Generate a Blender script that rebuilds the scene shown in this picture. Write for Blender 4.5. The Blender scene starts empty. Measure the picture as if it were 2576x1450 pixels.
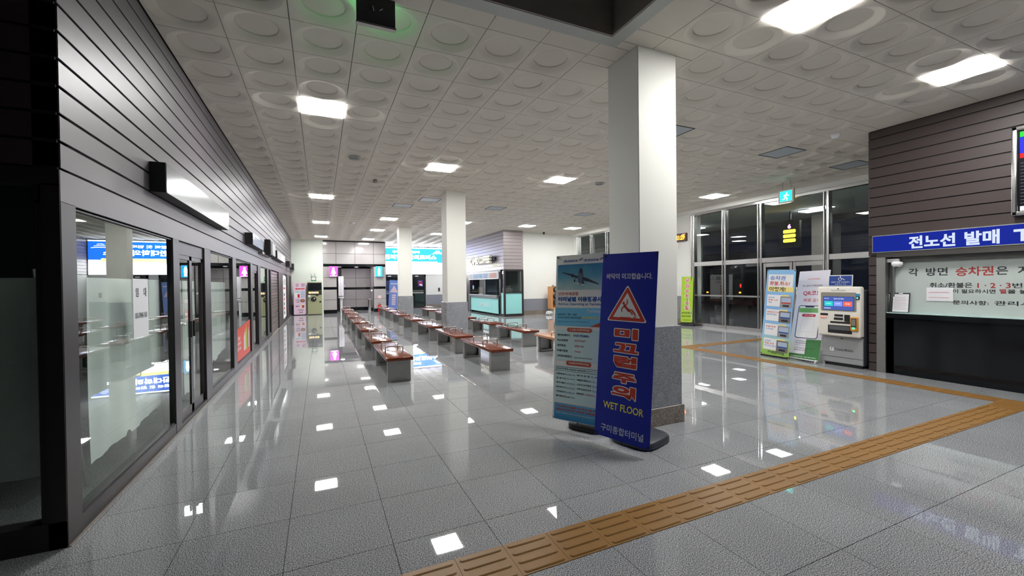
import bpy, bmesh, math, random
from mathutils import Matrix, Vector
import numpy as np
random.seed(7)
C = bpy.context.scene.collection
SC = bpy.context.scene
R = math.radians

# ------------------------------------------------------------ camera, world, exposure
cam = bpy.data.cameras.new('camera'); camo = bpy.data.objects.new('camera', cam); C.objects.link(camo)
F_PX = 1060.74
cam.sensor_width = 36.0; cam.lens = F_PX / 2576 * 36.0; cam.clip_start = 0.05; cam.clip_end = 300
yaw, pitch, roll = 0.426244941, -0.01107934, -0.011742801
cy, sy, cp, sp = math.cos(yaw), math.sin(yaw), math.cos(pitch), math.sin(pitch)
fwd = Vector((sy*cp, cy*cp, sp)); rt = Vector((cy, -sy, 0)); up = rt.cross(fwd)
r2 = rt*math.cos(roll) + up*math.sin(roll); u2 = -rt*math.sin(roll) + up*math.cos(roll)
camo.matrix_world = Matrix(((r2.x, u2.x, -fwd.x, 0), (r2.y, u2.y, -fwd.y, 0), (r2.z, u2.z, -fwd.z, 1.60), (0, 0, 0, 1)))
SC.camera = camo
world = bpy.data.worlds.new('world'); SC.world = world; world.use_nodes = True
bg = world.node_tree.nodes['Background']; bg.inputs[0].default_value = (0.010, 0.014, 0.026, 1); bg.inputs[1].default_value = 0.5
SC.view_settings.view_transform = 'Standard'; SC.view_settings.look = 'None'
SC.view_settings.gamma = 1; SC.view_settings.use_curve_mapping = False
SC.view_settings.exposure = 0.0
LAMP = 92.0          # radiance of the ceiling light diffusers
LED = 20.0            # white of the big lit board
SC.cycles.max_bounces = 8; SC.cycles.diffuse_bounces = 4; SC.cycles.glossy_bounces = 4
SC.cycles.transparent_max_bounces = 12; SC.cycles.sample_clamp_indirect = 40

CEIL = 4.16
# ------------------------------------------------------------ materials
_m = {}
def nodes(name):
    m = bpy.data.materials.new(name); m.use_nodes = True
    return m, m.node_tree, m.node_tree.nodes['Principled BSDF']
def mat(name, col, rough=0.6, metal=0.0, var=0.06, scale=9.0, bump=0.0, spec=0.5, bscale=None, coat=0.0):
    if name in _m: return _m[name]
    m, t, p = nodes(name)
    p.inputs['Roughness'].default_value = rough; p.inputs['Metallic'].default_value = metal
    p.inputs['Specular IOR Level'].default_value = spec; p.inputs['Coat Weight'].default_value = coat
    p.inputs['Coat Roughness'].default_value = 0.05
    n = t.nodes.new('ShaderNodeTexNoise'); n.inputs['Scale'].default_value = scale; n.inputs['Detail'].default_value = 4
    g = t.nodes.new('ShaderNodeNewGeometry'); t.links.new(g.outputs['Position'], n.inputs['Vector'])
    mx = t.nodes.new('ShaderNodeMix'); mx.data_type = 'RGBA'
    mx.inputs[6].default_value = [c*(1-var) for c in col] + [1]; mx.inputs[7].default_value = [min(1, c*(1+var)) for c in col] + [1]
    t.links.new(n.outputs['Fac'], mx.inputs[0]); t.links.new(mx.outputs[2], p.inputs['Base Color'])
    if bump:
        n2 = t.nodes.new('ShaderNodeTexNoise'); n2.inputs['Scale'].default_value = bscale or scale*6; n2.inputs['Detail'].default_value = 3
        t.links.new(g.outputs['Position'], n2.inputs['Vector'])
        b = t.nodes.new('ShaderNodeBump'); b.inputs['Strength'].default_value = bump; b.inputs['Distance'].default_value = 0.01
        t.links.new(n2.outputs['Fac'], b.inputs['Height']); t.links.new(b.outputs[0], p.inputs['Normal'])
    _m[name] = m; return m
def emit(name, col, s):
    if name in _m: return _m[name]
    m, t, p = nodes(name)
    p.inputs['Base Color'].default_value = (*[min(c, .8)*.2 for c in col], 1); p.inputs['Emission Color'].default_value = (*col, 1)
    p.inputs['Emission Strength'].default_value = s; p.inputs['Specular IOR Level'].default_value = .12; p.inputs['Roughness'].default_value = .5
    _m[name] = m; return m
def glass(name, tint, r0=.085, rough=0.0):
    if name in _m: return _m[name]
    m = bpy.data.materials.new(name); m.use_nodes = True; t = m.node_tree; t.nodes.clear()
    o = t.nodes.new('ShaderNodeOutputMaterial'); tr = t.nodes.new('ShaderNodeBsdfTransparent'); tr.inputs[0].default_value = (*tint, 1)
    gl = t.nodes.new('ShaderNodeBsdfGlossy'); gl.inputs['Roughness'].default_value = rough; gl.inputs[0].default_value = (.95, 1, .97, 1)
    lw = t.nodes.new('ShaderNodeLayerWeight')
    pw = t.nodes.new('ShaderNodeMath'); pw.operation = 'POWER'; pw.inputs[1].default_value = 4
    ma = t.nodes.new('ShaderNodeMath'); ma.operation = 'MULTIPLY_ADD'; ma.inputs[1].default_value = 1-r0; ma.inputs[2].default_value = r0
    lw.inputs[0].default_value = .5
    t.links.new(lw.outputs['Facing'], pw.inputs[0]); t.links.new(pw.outputs[0], ma.inputs[0])
    mx = t.nodes.new('ShaderNodeMixShader'); t.links.new(ma.outputs[0], mx.inputs[0])
    t.links.new(tr.outputs[0], mx.inputs[1]); t.links.new(gl.outputs[0], mx.inputs[2]); t.links.new(mx.outputs[0], o.inputs[0])
    _m[name] = m; return m
def granite(name, stops, rough, scale=150.0, tile=0, spec=.5, bands=0.0, coat=0):
    """speckled stone; stops = (pos, colour) of the grain ramp; tile > 0 varies each 0.6 m tile a little"""
    if name in _m: return _m[name]
    m, t, p = nodes(name)
    g = t.nodes.new('ShaderNodeNewGeometry')
    n = t.nodes.new('ShaderNodeTexNoise'); n.inputs['Scale'].default_value = scale; n.inputs['Detail'].default_value = 2.5; n.inputs['Roughness'].default_value = .75
    t.links.new(g.outputs['Position'], n.inputs['Vector'])
    cr = t.nodes.new('ShaderNodeValToRGB'); e = cr.color_ramp.elements
    while len(e) < len(stops): e.new(.5)
    for i, (q, c) in enumerate(stops): e[i].position = q; e[i].color = (*c, 1)
    t.links.new(n.outputs['Fac'], cr.inputs[0])
    last = cr.outputs[0]
    n3 = t.nodes.new('ShaderNodeTexNoise'); n3.inputs['Scale'].default_value = 1.6; n3.inputs['Detail'].default_value = 5
    t.links.new(g.outputs['Position'], n3.inputs['Vector'])
    mr = t.nodes.new('ShaderNodeMapRange'); mr.inputs[3].default_value = .86; mr.inputs[4].default_value = 1.12
    t.links.new(n3.outputs['Fac'], mr.inputs[0]); fac = mr.outputs[0]
    if tile:
        vm = t.nodes.new('ShaderNodeVectorMath'); vm.operation = 'MULTIPLY_ADD'
        vm.inputs[1].default_value = (1/.6, 1/.6, 0); vm.inputs[2].default_value = (-.985/.6+10, -2.66/.6+10, 0)
        t.links.new(g.outputs['Position'], vm.inputs[0])
        vf = t.nodes.new('ShaderNodeVectorMath'); vf.operation = 'FLOOR'; t.links.new(vm.outputs[0], vf.inputs[0])
        wn = t.nodes.new('ShaderNodeTexWhiteNoise'); t.links.new(vf.outputs[0], wn.inputs['Vector'])
        mr2 = t.nodes.new('ShaderNodeMapRange'); mr2.inputs[3].default_value = 1-tile; mr2.inputs[4].default_value = 1+tile
        t.links.new(wn.outputs['Value'], mr2.inputs[0])
        mm = t.nodes.new('ShaderNodeMath'); mm.operation = 'MULTIPLY'; t.links.new(fac, mm.inputs[0]); t.links.new(mr2.outputs[0], mm.inputs[1]); fac = mm.outputs[0]
    hs = t.nodes.new('ShaderNodeVectorMath'); hs.operation = 'SCALE'
    t.links.new(last, hs.inputs[0]); t.links.new(fac, hs.inputs['Scale']); t.links.new(hs.outputs[0], p.inputs['Base Color'])
    p.inputs['Roughness'].default_value = rough; p.inputs['Specular IOR Level'].default_value = spec
    p.inputs['Coat Weight'].default_value = coat; p.inputs['Coat Roughness'].default_value = .04
    if rough < .3:
        r_ = t.nodes.new('ShaderNodeMapRange'); r_.inputs[3].default_value = rough*.7; r_.inputs[4].default_value = rough*1.5
        t.links.new(n3.outputs['Fac'], r_.inputs[0]); t.links.new(r_.outputs[0], p.inputs['Roughness'])
        n4 = t.nodes.new('ShaderNodeTexNoise'); n4.inputs['Scale'].default_value = 4.0; n4.inputs['Detail'].default_value = 1
        t.links.new(g.outputs['Position'], n4.inputs['Vector'])
        b = t.nodes.new('ShaderNodeBump'); b.inputs['Strength'].default_value = .008; b.inputs['Distance'].default_value = .01
        t.links.new(n4.outputs['Fac'], b.inputs['Height']); t.links.new(b.outputs[0], p.inputs['Normal'])
    _m[name] = m; return m
def wood(name, c1, c2, rough=.25, axis=1, scale=3.0):
    if name in _m: return _m[name]
    m, t, p = nodes(name)
    tc = t.nodes.new('ShaderNodeTexCoord'); mp = t.nodes.new('ShaderNodeMapping')
    s = [14, 14, 14]; s[axis] = 1.2; mp.inputs['Scale'].default_value = s
    t.links.new(tc.outputs['Object'], mp.inputs[0])
    n = t.nodes.new('ShaderNodeTexNoise'); n.inputs['Scale'].default_value = scale; n.inputs['Detail'].default_value = 6
    t.links.new(mp.outputs[0], n.inputs['Vector'])
    cr = t.nodes.new('ShaderNodeValToRGB'); cr.color_ramp.elements[0].position = .3; cr.color_ramp.elements[1].position = .7
    cr.color_ramp.elements[0].color = (*c1, 1); cr.color_ramp.elements[1].color = (*c2, 1)
    t.links.new(n.outputs['Fac'], cr.inputs[0]); t.links.new(cr.outputs[0], p.inputs['Base Color'])
    p.inputs['Roughness'].default_value = rough; p.inputs['Coat Weight'].default_value = .05; p.inputs['Coat Roughness'].default_value = .12
    _m[name] = m; return m
def gradient(name, stops, axis=2, lo=0.0, hi=1.0, rough=.5, noise=0.0, nscale=4.0):
    """print with colours running along a local axis of its object, with a cloudy share"""
    if name in _m: return _m[name]
    m, t, p = nodes(name)
    tc = t.nodes.new('ShaderNodeTexCoord'); sx = t.nodes.new('ShaderNodeSeparateXYZ'); t.links.new(tc.outputs['Object'], sx.inputs[0])
    mr = t.nodes.new('ShaderNodeMapRange'); mr.inputs[1].default_value = lo; mr.inputs[2].default_value = hi
    t.links.new(sx.outputs[axis], mr.inputs[0]); out = mr.outputs[0]
    if noise:
        n = t.nodes.new('ShaderNodeTexNoise'); n.inputs['Scale'].default_value = nscale; n.inputs['Detail'].default_value = 5
        t.links.new(tc.outputs['Object'], n.inputs['Vector'])
        a = t.nodes.new('ShaderNodeMath'); a.operation = 'MULTIPLY_ADD'; a.inputs[1].default_value = noise; a.inputs[2].default_value = -noise/2
        t.links.new(n.outputs['Fac'], a.inputs[0])
        b = t.nodes.new('ShaderNodeMath'); b.operation = 'ADD'; t.links.new(out, b.inputs[0]); t.links.new(a.outputs[0], b.inputs[1]); out = b.outputs[0]
    cr = t.nodes.new('ShaderNodeValToRGB'); e = cr.color_ramp.elements
    while len(e) < len(stops): e.new(.5)
    for i, (q, c) in enumerate(stops): e[i].position = q; e[i].color = (*c, 1)
    t.links.new(out, cr.inputs[0]); t.links.new(cr.outputs[0], p.inputs['Base Color']); p.inputs['Roughness'].default_value = rough
    _m[name] = m; return m
def ink(name, r, g, b, rough=.5, k=1.0):
    f = lambda v: ((v/255+.055)/1.055)**2.4 if v > 10 else v/255/12.92
    return mat(name, tuple(min(.92, k*f(c)) for c in (r, g, b)), rough, var=.02)

M_FLOOR = granite('polished_grey_granite', [(.36, (.02, .022, .026)), (.455, (.175, .182, .193)), (.53, (.34, .35, .366)), (.62, (.74, .752, .77))], .014, 170, tile=.035)
M_SUB = mat('floor_grout', (.02, .02, .021), .8)
M_CLAD = granite('grey_granite_cladding', [(.3, (.08, .085, .10)), (.45, (.24, .25, .27)), (.6, (.36, .37, .40)), (.72, (.6, .6, .62))], .25, 110)
M_PLINTH = granite('brown_granite_plinth', [(.32, (.06, .048, .04)), (.46, (.20, .165, .135)), (.6, (.36, .31, .26)), (.72, (.6, .54, .46))], .25, 110)
M_GPANEL = granite('warm_grey_granite_panel', [(.32, (.27, .252, .255)), (.5, (.39, .365, .365)), (.68, (.52, .50, .50))], .09, 60)
M_BLACKST = mat('black_polished_stone', (.006, .007, .009), .08, spec=.35)
M_TILE = mat('ceiling_plaster', (.74, .695, .615), .75, var=.04, scale=2.5)
M_TBAR = mat('ceiling_grid_dark', (.10, .09, .08), .7)
M_PAINT = mat('cream_wall_paint', (.76, .755, .70), .6, var=.02, scale=2)
M_WHITEW = mat('white_wall_paint', (.80, .80, .76), .6, var=.02, scale=2)
M_TRIMW = mat('pale_grey_trim_paint', (.52, .54, .51), .55, var=.02)
M_WELL = mat('dark_well_paint', (.30, .27, .24), .7)
M_GREYW = mat('grey_wainscot_paint', (.25, .26, .30), .5, var=.03)
M_SLAT = mat('brown_metal_cladding', (.128, .112, .126), .44, metal=.2, var=.10, scale=1.3, spec=.8)
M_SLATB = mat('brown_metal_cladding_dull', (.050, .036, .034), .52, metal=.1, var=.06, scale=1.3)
M_FRAME = mat('dark_brown_frame_metal', (.024, .018, .020), .42, metal=.0, var=.05)
M_GROOVE = mat('black_groove', (.006, .006, .006), .8)
M_BLACK = mat('black_plastic', (.012, .012, .013), .45)
M_BASEP = mat('slate_plastic', (.040, .045, .058), .38)
M_STEEL = mat('stainless_steel', (.66, .66, .65), .24, metal=1, var=.04)
M_STEELB = mat('brushed_steel', (.36, .36, .35), .42, metal=1, var=.06)
M_LEGS = mat('bench_leg_steel', (.40, .40, .385), .40, metal=.85, var=.08)
M_LEGIN = mat('bench_leg_inner_steel', (.10, .10, .10), .5, metal=.6)
M_BENCH = wood('varnished_red_wood', (.105, .018, .007), (.21, .050, .019), .15)
M_BENCHO = wood('varnished_orange_wood', (.36, .13, .05), (.50, .22, .10), .2)
M_TACT = mat('tactile_tile_rubber', (.29, .148, .038), .45, var=.14, scale=5, bump=.1, bscale=60)
M_GLASS = glass('shop_glass', (.88, .93, .91))
M_GLASSN = glass('night_glass', (.78, .84, .84), .07)
M_VINYL = mat('pale_plastic_sheet', (.74, .80, .77), .35, var=.05, scale=3, bump=.25, bscale=3.5)
M_WHITE = ink('white_print', 240, 240, 242)
M_OFFW = ink('off_white_plastic', 222, 216, 204)
M_PAPER = ink('paper_white', 232, 232, 236)
M_LAMP = emit('lamp_diffuser', (1, .995, .975), LAMP)
M_INTER = mat('shop_interior_grey', (.10, .115, .11), .7)
M_MINT = ink('mint_panel', 150, 214, 212)

# ------------------------------------------------------------ geometry helpers
_tx = {}
_S2 = bpy.data.scenes.new('text_workbench')
def text2d(s, bold=0.0, res=3):
    k = (s, bold, res)
    if k in _tx: return _tx[k]
    cu = bpy.data.curves.new('t', 'FONT'); cu.body = s; cu.size = 1; cu.resolution_u = res; cu.fill_mode = 'FRONT'; cu.offset = bold
    ob = bpy.data.objects.new('t', cu); _S2.collection.objects.link(ob)
    _S2.view_layers[0].update(); dg = _S2.view_layers[0].depsgraph; me = bpy.data.meshes.new_from_object(ob.evaluated_get(dg))
    v = [(p.co.x, p.co.y) for p in me.vertices]; f = [tuple(p.vertices) for p in me.polygons]
    bpy.data.objects.remove(ob); bpy.data.curves.remove(cu); bpy.data.meshes.remove(me)
    if v:
        a = np.array(v); lo = a.min(0); hi = a.max(0)
    else: lo = np.zeros(2); hi = np.ones(2); a = np.zeros((0, 2))
    _tx[k] = (a, f, lo, hi); return _tx[k]
class G:
    def __init__(s, T=None): s.v = []; s.f = []; s.mi = []; s.sm = []; s.mats = []; s.T = T
    def _m(s, m):
        if m not in s.mats: s.mats.append(m)
        return s.mats.index(m)
    def add(s, vs, fs, m, smooth=False):
        n = len(s.v); s.v += [tuple(p) for p in vs]; k = s._m(m)
        for f in fs: s.f.append(tuple(i+n for i in f)); s.mi.append(k); s.sm.append(smooth)
        return s
    def box(s, a, b, m):
        x0, x1 = sorted((a[0], b[0])); y0, y1 = sorted((a[1], b[1])); z0, z1 = sorted((a[2], b[2]))
        return s.add([(x0,y0,z0),(x1,y0,z0),(x1,y1,z0),(x0,y1,z0),(x0,y0,z1),(x1,y0,z1),(x1,y1,z1),(x0,y1,z1)],
            [(0,3,2,1),(4,5,6,7),(0,1,5,4),(1,2,6,5),(2,3,7,6),(3,0,4,7)], m)
    def bbox(s, a, b, m, w=.004, seg=1):
        """box with bevelled edges"""
        bm = bmesh.new(); bmesh.ops.create_cube(bm, size=1)
        c = [(a[i]+b[i])/2 for i in range(3)]; d = [abs(b[i]-a[i]) for i in range(3)]
        for v in bm.verts: v.co = Vector([c[i]+v.co[i]*d[i] for i in range(3)])
        bmesh.ops.bevel(bm, geom=list(bm.edges), offset=min(w, min(d)*.45), segments=seg, profile=.5, affect='EDGES')
        bm.verts.index_update()
        s.add([v.co[:] for v in bm.verts], [[v.index for v in f.verts] for f in bm.faces], m, seg > 1); bm.free(); return s
    def rect(s, x0, z0, x1, z1, y, m): return s.add([(x0,y,z0),(x1,y,z0),(x1,y,z1),(x0,y,z1)], [(0,1,2,3)], m)
    def rrect(s, x0, z0, x1, z1, y, m, r=.02, n=4):
        pts = []
        for cx, cz, a0 in ((x1-r,z0+r,-90),(x1-r,z1-r,0),(x0+r,z1-r,90),(x0+r,z0+r,180)):
            for i in range(n+1): a = R(a0+90*i/n); pts.append((cx+r*math.cos(a), cz+r*math.sin(a)))
        return s.poly(pts, y, m)
    def poly(s, pts, y, m): return s.add([(p[0], y, p[1]) for p in pts], [tuple(range(len(pts)))], m)
    def prism(s, pts, y0, y1, m, smooth=False):
        """outline in x,z pushed from y0 (front) back to y1"""
        n = len(pts); vs = [(p[0],y0,p[1]) for p in pts]+[(p[0],y1,p[1]) for p in pts]
        s.add(vs, [tuple(range(n)), tuple(range(2*n-1, n-1, -1))], m)
        return s.add(vs, [(i, i+n, (i+1)%n+n, (i+1)%n) for i in range(n)], m, smooth)
    def disc(s, x, z, r, y, m, n=24, sx=1): return s.poly([(x+sx*r*math.cos(2*math.pi*i/n), z+r*math.sin(2*math.pi*i/n)) for i in range(n)], y, m)
    def ring(s, x, z, r0, r1, y, m, n=24, a0=0, a1=360):
        k = n if a1-a0 >= 360 else n+1
        vs = []
        for i in range(k):
            a = R(a0+(a1-a0)*i/n); vs += [(x+r0*math.cos(a), y, z+r0*math.sin(a)), (x+r1*math.cos(a), y, z+r1*math.sin(a))]
        return s.add(vs, [(2*i, 2*i+1, (2*i+3)%(2*k), (2*i+2)%(2*k)) for i in range(n)], m)
    def line(s, pts, w, y, m):
        for (x0,z0),(x1,z1) in zip(pts, pts[1:]):
            d = math.hypot(x1-x0, z1-z0) or 1; nx, nz = -(z1-z0)/d*w/2, (x1-x0)/d*w/2
            s.add([(x0+nx,y,z0+nz),(x0-nx,y,z0-nz),(x1-nx,y,z1-nz),(x1+nx,y,z1+nz)], [(0,1,2,3)], m)
        return s
    def text(s, t, x0, z0, x1, z1, y, m, bold=.012, depth=0, fit=True):
        a, f, lo, hi = text2d(t, bold)
        if not len(a): return s
        sx = (x1-x0)/(hi[0]-lo[0]); sz = (z1-z0)/(hi[1]-lo[1])
        if not fit: sx = sz = min(sx, sz)
        vs = [(x0+(p[0]-lo[0])*sx, y, z0+(p[1]-lo[1])*sz) for p in a]
        s.add(vs, f, m)
        if depth:
            cnt = {}
            for q in f:
                for i in range(len(q)):
                    e = (q[i], q[(i+1) % len(q)]); k = (min(e), max(e)); cnt.setdefault(k, []).append(e)
            n = len(vs); bk = [(v[0], y+depth, v[2]) for v in vs]
            s.add(vs+bk, [(e[0][0], e[0][0]+n, e[0][1]+n, e[0][1]) for e in cnt.values() if len(e) == 1], m)
        return s
    def outlined(s, t, x0, z0, x1, z1, y, m, o, bold=.05):
        for k in range(12): s.text(t, x0+o*math.cos(R(30*k)), z0+o*math.sin(R(30*k)), x1+o*math.cos(R(30*k)), z1+o*math.sin(R(30*k)), y-.00001*k, m, bold)
        return s
    def cyl(s, p0, p1, r, m, n=16, r1=None, cap=True, smooth=True):
        p0 = Vector(p0); p1 = Vector(p1); r1 = r if r1 is None else r1; d = (p1-p0).normalized()
        a = d.orthogonal().normalized(); b = d.cross(a); vs = []
        for q, rr in ((p0, r), (p1, r1)):
            for i in range(n): t = 2*math.pi*i/n; vs.append(q+a*rr*math.cos(t)+b*rr*math.sin(t))
        s.add(vs, [(i, (i+1)%n, (i+1)%n+n, i+n) for i in range(n)], m, smooth)
        if cap: s.add(vs, [tuple(range(n-1,-1,-1)), tuple(range(n, 2*n))], m)
        return s
    def tube(s, pts, r, m, n=8):
        P = [Vector(p) for p in pts]; k = len(P); vs = []; ref = None
        for i in range(k):
            d = ((P[min(i+1,k-1)]-P[i]).normalized()+(P[i]-P[max(i-1,0)]).normalized()).normalized()
            if ref is None: ref = d.orthogonal().normalized()
            a = (ref-d*ref.dot(d)).normalized(); ref = a; b = d.cross(a)
            for j in range(n): t = 2*math.pi*j/n; vs.append(P[i]+a*r*math.cos(t)+b*r*math.sin(t))
        fs = [(i*n+j, i*n+(j+1)%n, (i+1)*n+(j+1)%n, (i+1)*n+j) for i in range(k-1) for j in range(n)]
        s.add(vs, fs, m, True); return s.add(vs, [tuple(range(n-1,-1,-1)), tuple(range((k-1)*n, k*n))], m)
    def lathe(s, x, y, prof, m, n=24):
        vs = []; k = len(prof)
        for r_, z in prof:
            for i in range(n): t = 2*math.pi*i/n; vs.append((x+r_*math.cos(t), y+r_*math.sin(t), z))
        s.add(vs, [(i*n+j, i*n+(j+1)%n, (i+1)*n+(j+1)%n, (i+1)*n+j) for i in range(k-1) for j in range(n)], m, True)
        return s.add(vs, [tuple(range(n-1,-1,-1)), tuple(range((k-1)*n, k*n))], m)
    def mesh(s, name):
        me = bpy.data.meshes.new(name); vs = s.v
        if s.T is not None: vs = [s.T @ Vector(v) for v in vs]
        me.from_pydata([tuple(v) for v in vs], [], s.f)
        for m in s.mats: me.materials.append(m)
        me.polygons.foreach_set('material_index', s.mi); me.polygons.foreach_set('use_smooth', s.sm); me.update(); return me
    def build(s, name, parent=None):
        o = bpy.data.objects.new(name, s.mesh(name)); C.objects.link(o)
        if parent is not None: o.parent = parent
        return o
def thing(name, label, cat, loc=(0,0,0), rz=0.0, group=None):
    o = bpy.data.objects.new(name, None); C.objects.link(o); o.location = loc; o.rotation_euler = (0,0,rz)
    o['label'] = label; o['category'] = cat; o.empty_display_size = .2
    if group: o['group'] = group
    return o
def tag(o, label, cat, group=None):
    o['label'] = label; o['category'] = cat
    if group: o['group'] = group
    return o
def struct(o, label=None):
    o['kind'] = 'structure'
    if label: o['label'] = label
    return o
def sroot(name, loc=(0,0,0), rz=0.0):
    o = bpy.data.objects.new(name, None); C.objects.link(o); o.location = loc; o.rotation_euler = (0,0,rz); o['kind'] = 'structure'; return o
def inst(me, name, parent, loc=(0,0,0), rz=0.0):
    o = bpy.data.objects.new(name, me); C.objects.link(o); o.parent = parent; o.location = loc; o.rotation_euler = (0,0,rz); return o
def dup(root, loc, rz, label):
    r = root.copy(); C.objects.link(r); r.location = loc; r.rotation_euler = (0,0,rz); r['label'] = label
    for ch in list(root.children):
        c = ch.copy(); C.objects.link(c); c.parent = r
        for g in ch.children:
            d = g.copy(); C.objects.link(d); d.parent = c
    return r
def px_of(x, y, z):
    d = Vector((x, y, z-1.60)); w = d.dot(fwd)
    if w < .05: return None
    return 1288+F_PX*d.dot(r2)/w, 725-F_PX*d.dot(u2)/w, w
def inview(x, y, z, mg=120):
    p = px_of(x, y, z); return p is not None and -mg < p[0] < 2576+mg and -mg < p[1] < 1450+mg
def subtract(rects, b):
    out = []
    for (x0,y0,x1,y1) in rects:
        ix0, iy0, ix1, iy1 = max(x0,b[0]), max(y0,b[1]), min(x1,b[2]), min(y1,b[3])
        if ix0 >= ix1-1e-6 or iy0 >= iy1-1e-6: out.append((x0,y0,x1,y1)); continue
        for q in ((x0,y0,x1,iy0),(x0,iy1,x1,y1),(x0,iy0,ix0,iy1),(ix1,iy0,x1,iy1)):
            if q[2]-q[0] > 1e-3 and q[3]-q[1] > 1e-3: out.append(q)
    return out

# ------------------------------------------------------------ floor
WL = -1.443; XG = 12.3; XT = 8.75
floor = struct(G().box((-6,-6,-.12),(XG+.1,31,-.006),M_SUB).build('floor'))
TX0, TX1, TY = 7.885, 8.185, 2.06
bands = [(-1.415, TY, TX1, TY+.3), (TX0, TY+.3, TX1, TY+.3+5.4), (TX1, 7.46, 12.185, 7.76)]
def tile_mesh(w, h, g=.0020):
    b = G(); b.add([(g,g,0),(w-g,g,0),(w-g,h-g,0),(g,h-g,0),(g,g,-.006),(w-g,g,-.006),(w-g,h-g,-.006),(g,h-g,-.006)],
        [(0,1,2,3),(0,4,5,1),(1,5,6,2),(2,6,7,3),(3,7,4,0)], M_FLOOR); return b
full = tile_mesh(.6, .6).mesh('floor_tile')
cells = []
for i in range(-8, 20):
    for j in range(-12, 48):
        x0 = .985+.6*i; y0 = 2.66+.6*j
        if x0 > XG or y0 > 30: continue
        rs = [(x0, y0, x0+.6, y0+.6)]
        if x0+.6 > XG: rs = [(x0, y0, XG, y0+.6)]
        for b in bands: rs = subtract(rs, b)
        for q in rs: cells.append(q)
def cellkey(q):
    cx, cy_ = (q[0]+q[2])/2, (q[1]+q[3])/2
    vis = inview(cx, cy_, 0) and (cx > WL-.3) and not (cx > XT and cy_ < 4.1)
    return (0 if vis else 1, math.hypot(cx, cy_))
cells.sort(key=cellkey)
for q in cells[:300]:
    w, h = q[2]-q[0], q[3]-q[1]
    inst(full if abs(w-.6) < 1e-4 and abs(h-.6) < 1e-4 else tile_mesh(w, h).mesh('floor_tile'), 'floor_tile', floor, (q[0], q[1], 0))
rest = G()
for q in cells[300:]:
    t_ = tile_mesh(q[2]-q[0], q[3]-q[1]); rest.add([(v[0]+q[0], v[1]+q[1], v[2]) for v in t_.v], t_.f, M_FLOOR)
o = rest.build('distant_floor_tiles', floor); o['kind'] = 'stuff'
def tact_mesh():
    b = G(); b.box((.001,.001,-.006),(.299,.299,.002),M_TACT)
    for k in range(4):
        yc = .033+.078*k
        for (ins, z0, z1) in ((0,.002,.005),(.005,.005,.007)):
            r_ = .017-ins; x0, x1 = .02+ins, .28-ins; P = []
            for cx, a0 in ((x1-r_,-90),(x0+r_,90)):
                for i in range(5): a = R(a0+45*i); P.append((cx+r_*math.cos(a), yc+r_*math.sin(a)))
            n = len(P); vs = [(p[0],p[1],z0) for p in P]+[(p[0],p[1],z1) for p in P]
            b.add(vs, [tuple(range(n,2*n))]+[(i,(i+1)%n,(i+1)%n+n,i+n) for i in range(n)], M_TACT)
    return b.mesh('tactile_tile')
tm = tact_mesh()
x = -1.415
while x < TX1-.01:
    if x > 7.5: inst(tm, 'tactile_tile', floor, (x+.3, TY, 0), R(90))
    else: inst(tm, 'tactile_tile', floor, (x, TY, 0))
    x += .3
for k in range(18):
    if k == 17: inst(tm, 'tactile_tile', floor, (TX0, TY+.3+.3*k, 0))
    else: inst(tm, 'tactile_tile', floor, (TX0+.3, TY+.3+.3*k, 0), R(90))
for k in range(13): inst(tm, 'tactile_tile', floor, (TX1+.3*k, 7.46, 0))

# ------------------------------------------------------------ ceiling
ceiling = struct(G().box((-6,3.58,CEIL+.06),(XG+.3,31,CEIL+.2),M_TBAR).box((2.81,-6,CEIL+.06),(XG+.3,3.58,CEIL+.2),M_TBAR)
    .box((-6,-6,CEIL+.06),(-1.0,3.58,CEIL+.2),M_TBAR).build('ceiling'))
DX, DY = .6, .6025
def ceil_tile(depth=.043):
    b = G(); g = .0035; n = 28; w, h = DX, DY; cx, cy_ = w/2, h/2
    prof = [(.276, 0), (.256, .004), (.237, .011), (.217, .0205), (.199, .030), (.192, .033), (.190, depth)]
    vs = [(g,g,0),(w-g,g,0),(w-g,h-g,0),(g,h-g,0),(g,g,.03),(w-g,g,.03),(w-g,h-g,.03),(g,h-g,.03)]
    base = len(vs)
    for r_, z in prof:
        for i in range(n): a = 2*math.pi*(i+.5)/n; vs.append((cx+r_*math.cos(a), cy_+r_*math.sin(a), z))
    flat = []
    q = n//4
    for k, c in enumerate((2,3,0,1)):
        ids = [base+(k*q+i) % n for i in range(q)]
        for i in range(q-1): flat.append((c, ids[i+1], ids[i]))
        nxt = base+((k+1)*q) % n; c2 = (2,3,0,1)[(k+1) % 4]
        flat.append((c, c2, nxt, ids[-1]))
    b.add(vs, flat+[(0,1,5,4),(1,2,6,5),(2,3,7,6),(3,0,4,7)], M_TILE)
    sm = [(base+r_*n+i, base+r_*n+(i+1)%n, base+(r_+1)*n+(i+1)%n, base+(r_+1)*n+i) for r_ in range(len(prof)-1) for i in range(n)]
    b.add(vs, sm, M_TILE, True)
    b.add(vs, [tuple(base+(len(prof)-1)*n+i for i in range(n))], M_TILE)
    return b
def flat_tile(x0, y0, x1, y1):
    g = .0035; b = G(); b.box((x0+g,y0+g,0),(x1-g,y1-g,.03),M_TILE); return b
ctb = ceil_tile(); ctm = ctb.mesh('ceiling_tile'); ftm = flat_tile(0,0,DX,DY).mesh('ceiling_tile')
def cx_of(i): return -.235+DX*i
def cy_of(k): return 2.765+DY*k
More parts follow.
